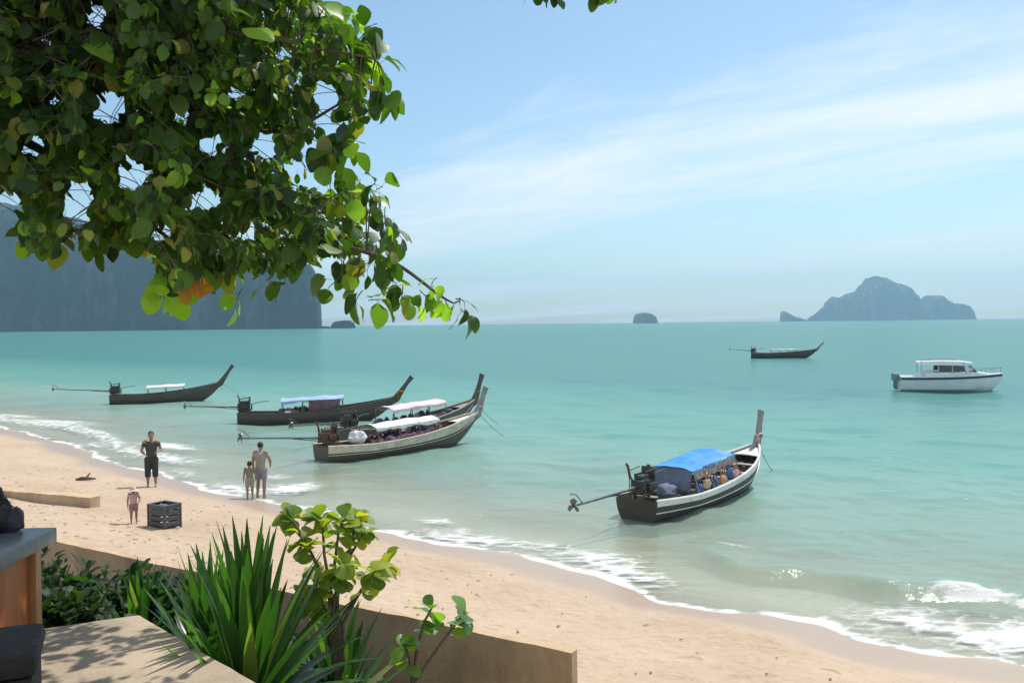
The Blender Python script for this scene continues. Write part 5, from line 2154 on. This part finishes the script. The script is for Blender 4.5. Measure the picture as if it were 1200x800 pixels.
# ------------------------------------------------------------------ the overhanging tree
tree_leaf = leaf_mat('tree_leaf', (0.010, 0.027, 0.006), (0.046, 0.086, 0.015), (1.8, 2.1, 0.40), odd=(0.15, 0.14, 0.03), gloss=0.5)
tree_bright_lit = leaf_mat('tree_leaf_bright_lit', (0.09, 0.17, 0.02), (0.13, 0.22, 0.03), (2.0, 2.2, 0.4), gloss=0.4)  # brighter copy of the leaf tone; sunlit clumps are put in by colour
tree_old = leaf_mat('tree_leaf_old', (0.20, 0.13, 0.02), (0.26, 0.10, 0.03), (1.8, 1.5, 0.5), gloss=0.4)
bark = mat('tree_bark', (0.17, 0.14, 0.11), (0.085, 0.07, 0.055), rough=0.95, scale=7, stretch=(2, 2, 0.6), bump=0.7, bscale=18)
TB = Vector((-6.6, 6.9, 0.0))
TB.z = bed_h(TB.x, TB.y) - 0.15
tree = thing('overhanging_tree', TB, 0, 'leafy broadleaf tree overhanging the terrace and the beach', 'tree')


def wood(path, rads, name='branch', n=8):
    P = [Vector(q) - TB for q in path]
    return MB().tube(P, rads, n).build(name, bark, tree)


def smooth_path(pts, k=5):
    pts = [Vector(p) for p in pts]
    o = []
    for i in range(len(pts) - 1):
        p0, p1, p2, p3 = pts[max(0, i - 1)], pts[i], pts[i + 1], pts[min(len(pts) - 1, i + 2)]
        for j in range(k):
            t = j / k
            o.append(0.5 * ((2 * p1) + (-p0 + p2) * t + (2 * p0 - 5 * p1 + 4 * p2 - p3) * t * t + (-p0 + 3 * p1 - 3 * p2 + p3) * t ** 3))
    o.append(pts[-1])
    return o


def limb(pts, r0, r1, name='branch'):
    P = smooth_path(pts)
    n = len(P)
    P = [p + Vector((noise.noise(p * 1.9), noise.noise(p * 1.9 + Vector((5, 0, 0))), noise.noise(p * 1.9 + Vector((0, 9, 0))))) * 0.05 * (0 < i < n - 1) for i, p in enumerate(P)]
    wood(P, [r0 + (r1 - r0) * i / (n - 1) for i in range(n)], name, 10 if r0 > 0.08 else 7)
    return P


LIMBS = []
tr_ = limb([TB, TB + Vector((0.15, -0.1, 1.6)), TB + Vector((0.1, -0.25, 3.2)), TB + Vector((0.5, -0.5, 4.6))], 0.24, 0.14, 'trunk')
fork = tr_[-1]
l1 = [fork, Vector((-5.0, 6.0, 6.6)), Vector((-3.9, 5.7, 6.75)), at_y(95, 150, 5.6), at_y(190, 170, 5.45), at_y(300, 235, 5.3), at_y(400, 285, 5.2), at_y(468, 318, 5.15), at_y(520, 345, 5.1), at_y(538, 352, 5.1)]
LIMBS.append(limb(l1, 0.036, 0.004))
l2 = [fork, Vector((-5.2, 6.1, 7.6)), Vector((-3.8, 5.6, 8.1)), Vector((-2.2, 5.3, 8.1)), Vector((-0.9, 5.1, 7.75)), Vector((0.0, 5.0, 7.35)), Vector((0.38, 5.0, 7.05))]
LIMBS.append(limb(l2, 0.11, 0.008))
l3 = [Vector((-5.0, 6.0, 6.6)), Vector((-4.2, 5.0, 6.7)), at_y(60, 60, 4.9), at_y(170, 50, 4.8), at_y(290, 40, 4.9), at_y(380, 60, 5.0), at_y(440, 70, 5.1)]
LIMBS.append(limb(l3, 0.034, 0.005))
l4 = [Vector((-3.9, 5.7, 6.75)), at_y(90, 200, 6.0), at_y(170, 255, 5.9), at_y(225, 300, 5.8)]
LIMBS.append(limb(l4, 0.035, 0.006))
l5 = [Vector((-5.0, 6.0, 6.6)), at_y(-60, 160, 5.7), at_y(10, 215, 5.5), at_y(45, 260, 5.4)]
LIMBS.append(limb(l5, 0.04, 0.006))
l6 = [at_y(190, 170, 5.45), at_y(260, 150, 5.6), at_y(340, 150, 5.6), at_y(395, 130, 5.6), at_y(425, 110, 5.55)]
LIMBS.append(limb(l6, 0.018, 0.005))
l7 = [fork, TB + Vector((-0.6, 0.6, 6.2)), TB + Vector((-1.8, 1.2, 7.4))]
LIMBS.append(limb(l7, 0.11, 0.02))
l8 = [fork, TB + Vector((0.2, -1.8, 6.0)), TB + Vector((-0.2, -3.4, 6.8))]
LIMBS.append(limb(l8, 0.10, 0.02))
l9 = [Vector((-3.8, 5.6, 8.1)), Vector((-2.8, 6.6, 8.6)), Vector((-1.8, 7.4, 8.9))]
LIMBS.append(limb(l9, 0.05, 0.01))
NODES = [p for P in LIMBS for p in P[1:]]

MASK = [(-140, -160), (360, -160), (372, -10), (388, 22), (425, 38), (456, 70), (454, 115), (425, 140), (408, 162), (402, 190), (432, 212), (458, 250), (476, 288), (462, 306),
        (430, 302), (398, 300), (372, 300), (350, 318), (326, 338), (308, 312), (288, 318), (262, 320), (236, 330), (190, 338), (178, 328), (186, 300), (150, 286), (100, 292), (86, 268), (58, 292), (24, 298), (24, 250), (-10, 214), (-140, 240)]
HOLES = [(125, 122, 17, 14), (92, 235, 13, 26), (157, 198, 18, 17), (240, 228, 14, 11), (246, 166, 9, 9), (311, 166, 12, 13), (366, 178, 9, 16), (380, 108, 10, 14), (390, 140, 14, 10), (10, 232, 18, 9), (38, 166, 8, 10),
         (112, 14, 10, 9), (290, 270, 9, 5), (190, 268, 10, 6), (275, 105, 6, 7), (378, 210, 9, 8), (62, 110, 6, 5), (330, 60, 5, 4), (215, 130, 6, 5), (385, 320, 10, 14), (55, 40, 6, 5), (345, 195, 6, 5)]


def in_poly(x, y, poly):
    c = False
    j = len(poly) - 1
    for i in range(len(poly)):
        xi, yi = poly[i]
        xj, yj = poly[j]
        if (yi > y) != (yj > y) and x < (xj - xi) * (y - yi) / (yj - yi) + xi:
            c = not c
        j = i
    return c


def in_hole(x, y, g=1.0):
    for a, b, rx, ry in HOLES:
        if ((x - a) / (rx + 9 * g)) ** 2 + ((y - b) / (ry + 9 * g)) ** 2 < 1:
            return True
    return False


r = random.Random(23)
TL = [leaf_mesh(0.34 + 0.05 * (i % 4), 0.06 + 0.14 * (i % 3), 10 + i) for i in range(8)]
LEAVES = []      # (position, matrix, size, variant, material)


def add_leaf(pos, dv, s, var, kind=0, up=None):
    LEAVES.append((pos, frame_from(dv, up or Vector((r.uniform(-.5, .5), r.uniform(-.5, .5), 1))), s, var, kind))


TWIGS = MB()


def twig(start, d, length, nl, size, test, kind=0, droop=0.5):
    """a leafy shoot; test(p) says whether a leaf may stand there"""
    pts = [start]
    n = 4
    dd = d.normalized()
    for i in range(n):
        dd = (dd + Vector((r.uniform(-.22, .22), r.uniform(-.22, .22), -droop * 0.25 + r.uniform(-.1, .1)))).normalized()
        pts.append(pts[-1] + dd * length / n)
    if test(pts[-1]):
        TWIGS.tube([p - TB for p in pts], [0.0032, 0.003, 0.0028, 0.0024, 0.002], 4)
    for k in range(nl):
        f = (k + 0.6) / nl
        i = min(n - 1, int(f * n))
        p = pts[i].lerp(pts[i + 1], f * n - i)
        a = k * 2.4 + r.uniform(-.5, .5)
        side = Matrix.Rotation(a, 3, dd) @ dd.orthogonal().normalized()
        st_l = size * r.uniform(0.25, 0.6)
        dv = (side + dd * 0.5 + Vector((0, 0, -0.15))).normalized()
        q = p + dv * st_l
        if not test(q) or not test(q + dv * size * 0.8):
            continue
        TWIGS.tube([p - TB, q - TB], [0.0013, 0.0011], 3, cap=False)
        # blades hang and face the light
        ld = (dv * 0.8 + Vector((0, 0, -r.uniform(0.1, 1.1)))).normalized()
        kd = kind
        if kd == 0 and r.random() < 0.04:
            kd = 1
        add_leaf(q, ld, size * r.uniform(0.72, 1.15), r.randrange(8), kd, Vector((r.uniform(-.7, .7) + 0.25, r.uniform(-.7, .7) + 0.2, 1)))


def ok_view(p):
    t = to_px(p)
    if t is None:
        return False
    return in_poly(t[0], t[1], MASK) and not in_hole(t[0], t[1], 0.55)


def ok_out(p):
    """crown outside the picture"""
    t = to_px(p)
    if t is None:
        return True
    x, y, d = t
    m = 26
    if -m < x < 1200 + m and -m < y < 800 + m:
        return in_poly(x, y, MASK) and not in_hole(x, y, 0.55)
    return True


def nearest(p):
    return min(NODES, key=lambda q: (q - p).length_squared)


def connect(p):
    q = nearest(p)
    if (q - p).length < 0.08:
        return
    mid = q.lerp(p, 0.5) + Vector((0, 0, 0.06))
    t = to_px(mid)
    if t and 0 < t[0] < 1200 and 0 < t[1] < 800 and not (in_poly(t[0], t[1], MASK)):
        return
    if (q - p).length < 0.42 and not (t and in_hole(t[0], t[1], 1.0)):
        TWIGS.tube([q - TB, mid - TB, p - TB], [0.005, 0.004, 0.003], 5)


n = 0
while n < 2700:
    x, y = r.uniform(-130, 480), r.uniform(-130, 345)
    if not in_poly(x, y, MASK) or in_hole(x, y, 0.9):
        continue
    # thinner towards the outer edge of the crown
    thin = min(1.0, max(0.0, (430 - x) / 260)) * 0.75 + 0.25
    if y > 220:
        thin *= 0.8
    if r.random() > thin:
        continue
    dep = r.uniform(4.5, 7.2) if x < 250 else r.uniform(4.8, 7.0)
    p = at_y(x, y, dep)
    connect(p)
    d = Vector((r.uniform(-.5, 1), r.uniform(-1, .6), r.uniform(-.5, .4)))
    twig(p, d, r.uniform(0.22, 0.4), r.randint(8, 13), r.choice([r.uniform(0.05, 0.085), r.uniform(0.07, 0.115)]), ok_view, 1 if r.random() < 0.06 else 0)
    n += 1
# outline shoots, traced: where the crown's edge shows against sky and sea
for x, y, nl, sz, kd in [(425, 60, 7, .115, 0), (440, 85, 8, .12, 0), (448, 110, 8, .12, 0), (432, 130, 6, .11, 0), (412, 90, 5, .1, 0), (398, 45, 7, .11, 0), (405, 165, 6, .11, 0), (388, 165, 7, .12, 0), (375, 175, 6, .11, 0), (418, 50, 6, .1, 0), (385, 20, 7, .12, 1),
                         (370, 25, 6, .12, 1), (400, 226, 4, .12, 1), (438, 228, 6, .1, 0), (452, 258, 7, .11, 0), (462, 285, 8, .11, 0), (440, 300, 8, .11, 0), (415, 290, 7, .11, 0), (395, 300, 7, .12, 0), (420, 262, 8, .11, 0)]:
    Yd = r.uniform(5.0, 5.5)
    p = at_y(x, y, Yd)
    connect(p)
    twig(p, Vector((r.uniform(-.3, .6), r.uniform(-.6, .4), r.uniform(-.4, .4))), 0.16, nl, sz, lambda q: True, kd)
# the long drooping shoot over the sea
free = lambda q: True
for x, y, nl, sz, kd in [(398, 325, 2, .13, 0), (425, 340, 3, .12, 0), (432, 352, 4, .14, 0), (455, 325, 4, .10, 0), (472, 335, 4, .10, 0), (470, 350, 3, .12, 1), (492, 340, 4, .09, 0), (512, 325, 3, .10, 1), (518, 345, 3, .10, 1), (534, 350, 4, .11, 0), (540, 362, 3, .12, 0)]:
    p = at_y(x, y, 5.12 + r.uniform(-.06, .06))
    connect(p)
    twig(p, Vector((r.uniform(-.3, .5), r.uniform(-.4, .3), r.uniform(-.5, .2))), 0.09, nl, sz, free, kd)
# yellowing shoots at the lower edge, and leaves in the painted sunlit tone
for x, y, nl, sz, kd in [(190, 330, 5, .115, 1), (215, 335, 5, .115, 1), (232, 322, 4, .11, 2), (238, 310, 3, .10, 2), (284, 338, 3, .10, 1), (205, 315, 4, .11, 1), (320, 322, 4, .11, 0), (60, 262, 8, .14, 0), (45, 270, 8, .14, 0), (110, 272, 6, .13, 0), (260, 300, 7, .13, 0), (245, 290, 7, .13, 0), (330, 290, 8, .13, 0)]:
    p = at_y(x, y, r.uniform(5.2, 5.7))
    connect(p)
    twig(p, Vector((r.uniform(-.4, .4), r.uniform(-.4, .3), r.uniform(-.6, 0))), 0.12, nl, sz, free, kd)
for x, y in [(243, 26), (112, 60), (385, 12), (300, 40), (160, 95)]:
    add_leaf(at_y(x - 12, y - 6, 4.55), Vector((1, -.3, -.35)), 0.17, r.randrange(8), 1, Vector((0.3, -0.5, 1)))
# twig hanging into the top of the picture
for x, y, nl in [(632, -14, 5), (648, -12, 4), (640, -22, 5), (708, -16, 5), (716, -20, 4), (700, -24, 4)]:
    p = at_y(x, y, 5.0)
    connect(p)
    twig(p, Vector((r.uniform(-.2, .2), r.uniform(-.3, .3), -0.3)), 0.05, nl, 0.085, lambda q: (to_px(q)[1] < 9), 0)
# the rest of the crown, out of the picture
n = 0
while n < 520:
    if r.random() < 0.55:
        p = TB + Vector((r.gauss(0.6, 1.6), r.gauss(-0.5, 1.6), r.uniform(4.6, 8.4)))
    else:
        b0 = r.choice(LIMBS[1] + LIMBS[7] + LIMBS[6] + LIMBS[8])
        p = b0 + Vector((r.gauss(0, .4), r.gauss(0, .4), r.gauss(0.1, .3)))
    if not ok_out(p) or p.z < 5.4 and p.x > -3:
        continue
    connect(p)
    twig(p, Vector((r.uniform(-1, 1), r.uniform(-1, 1), r.uniform(-.3, .5))), r.uniform(0.25, 0.45), r.randint(7, 11), r.uniform(0.12, 0.16), ok_out)
    n += 1

TWIGS.build('twigs', bark, tree, fix=False)['kind'] = 'stuff'
lm = [tree_leaf, tree_bright_lit, tree_old]
shared = {}
for v in range(8):
    for k in range(3):
        me = TL[v].mesh('leaf')
        me.materials.append(lm[k])
        shared[(v, k)] = me


def leaf_px(L_):
    t = to_px(L_[0])
    if t is None or not (-5 < t[0] < 1205 and -5 < t[1] < 805):
        return 0
    return L_[2] / t[2]


order = sorted(range(len(LEAVES)), key=lambda i: -leaf_px(LEAVES[i]))
single = set(order[:300])
for i in sorted(single):
    pos, mt, s, v, k = LEAVES[i]
    o = link('leaf', shared[(v, k)], tree)
    o.matrix_local = Matrix.Translation(pos - TB) @ mt.to_4x4() @ Matrix.Diagonal((s, s, s, 1))
mbs = [MB(), MB(), MB()]
for i, (pos, mt, s, v, k) in enumerate(LEAVES):
    if i in single:
        continue
    q = pos - TB
    mbs[k].add([mt @ (Vector(p) * s) + q for p in TL[v].v], TL[v].f)
for k in range(3):
    if mbs[k].v:
        mbs[k].build('foliage', lm[k], tree, fix=False)['kind'] = 'stuff'
print('leaves', len(LEAVES))
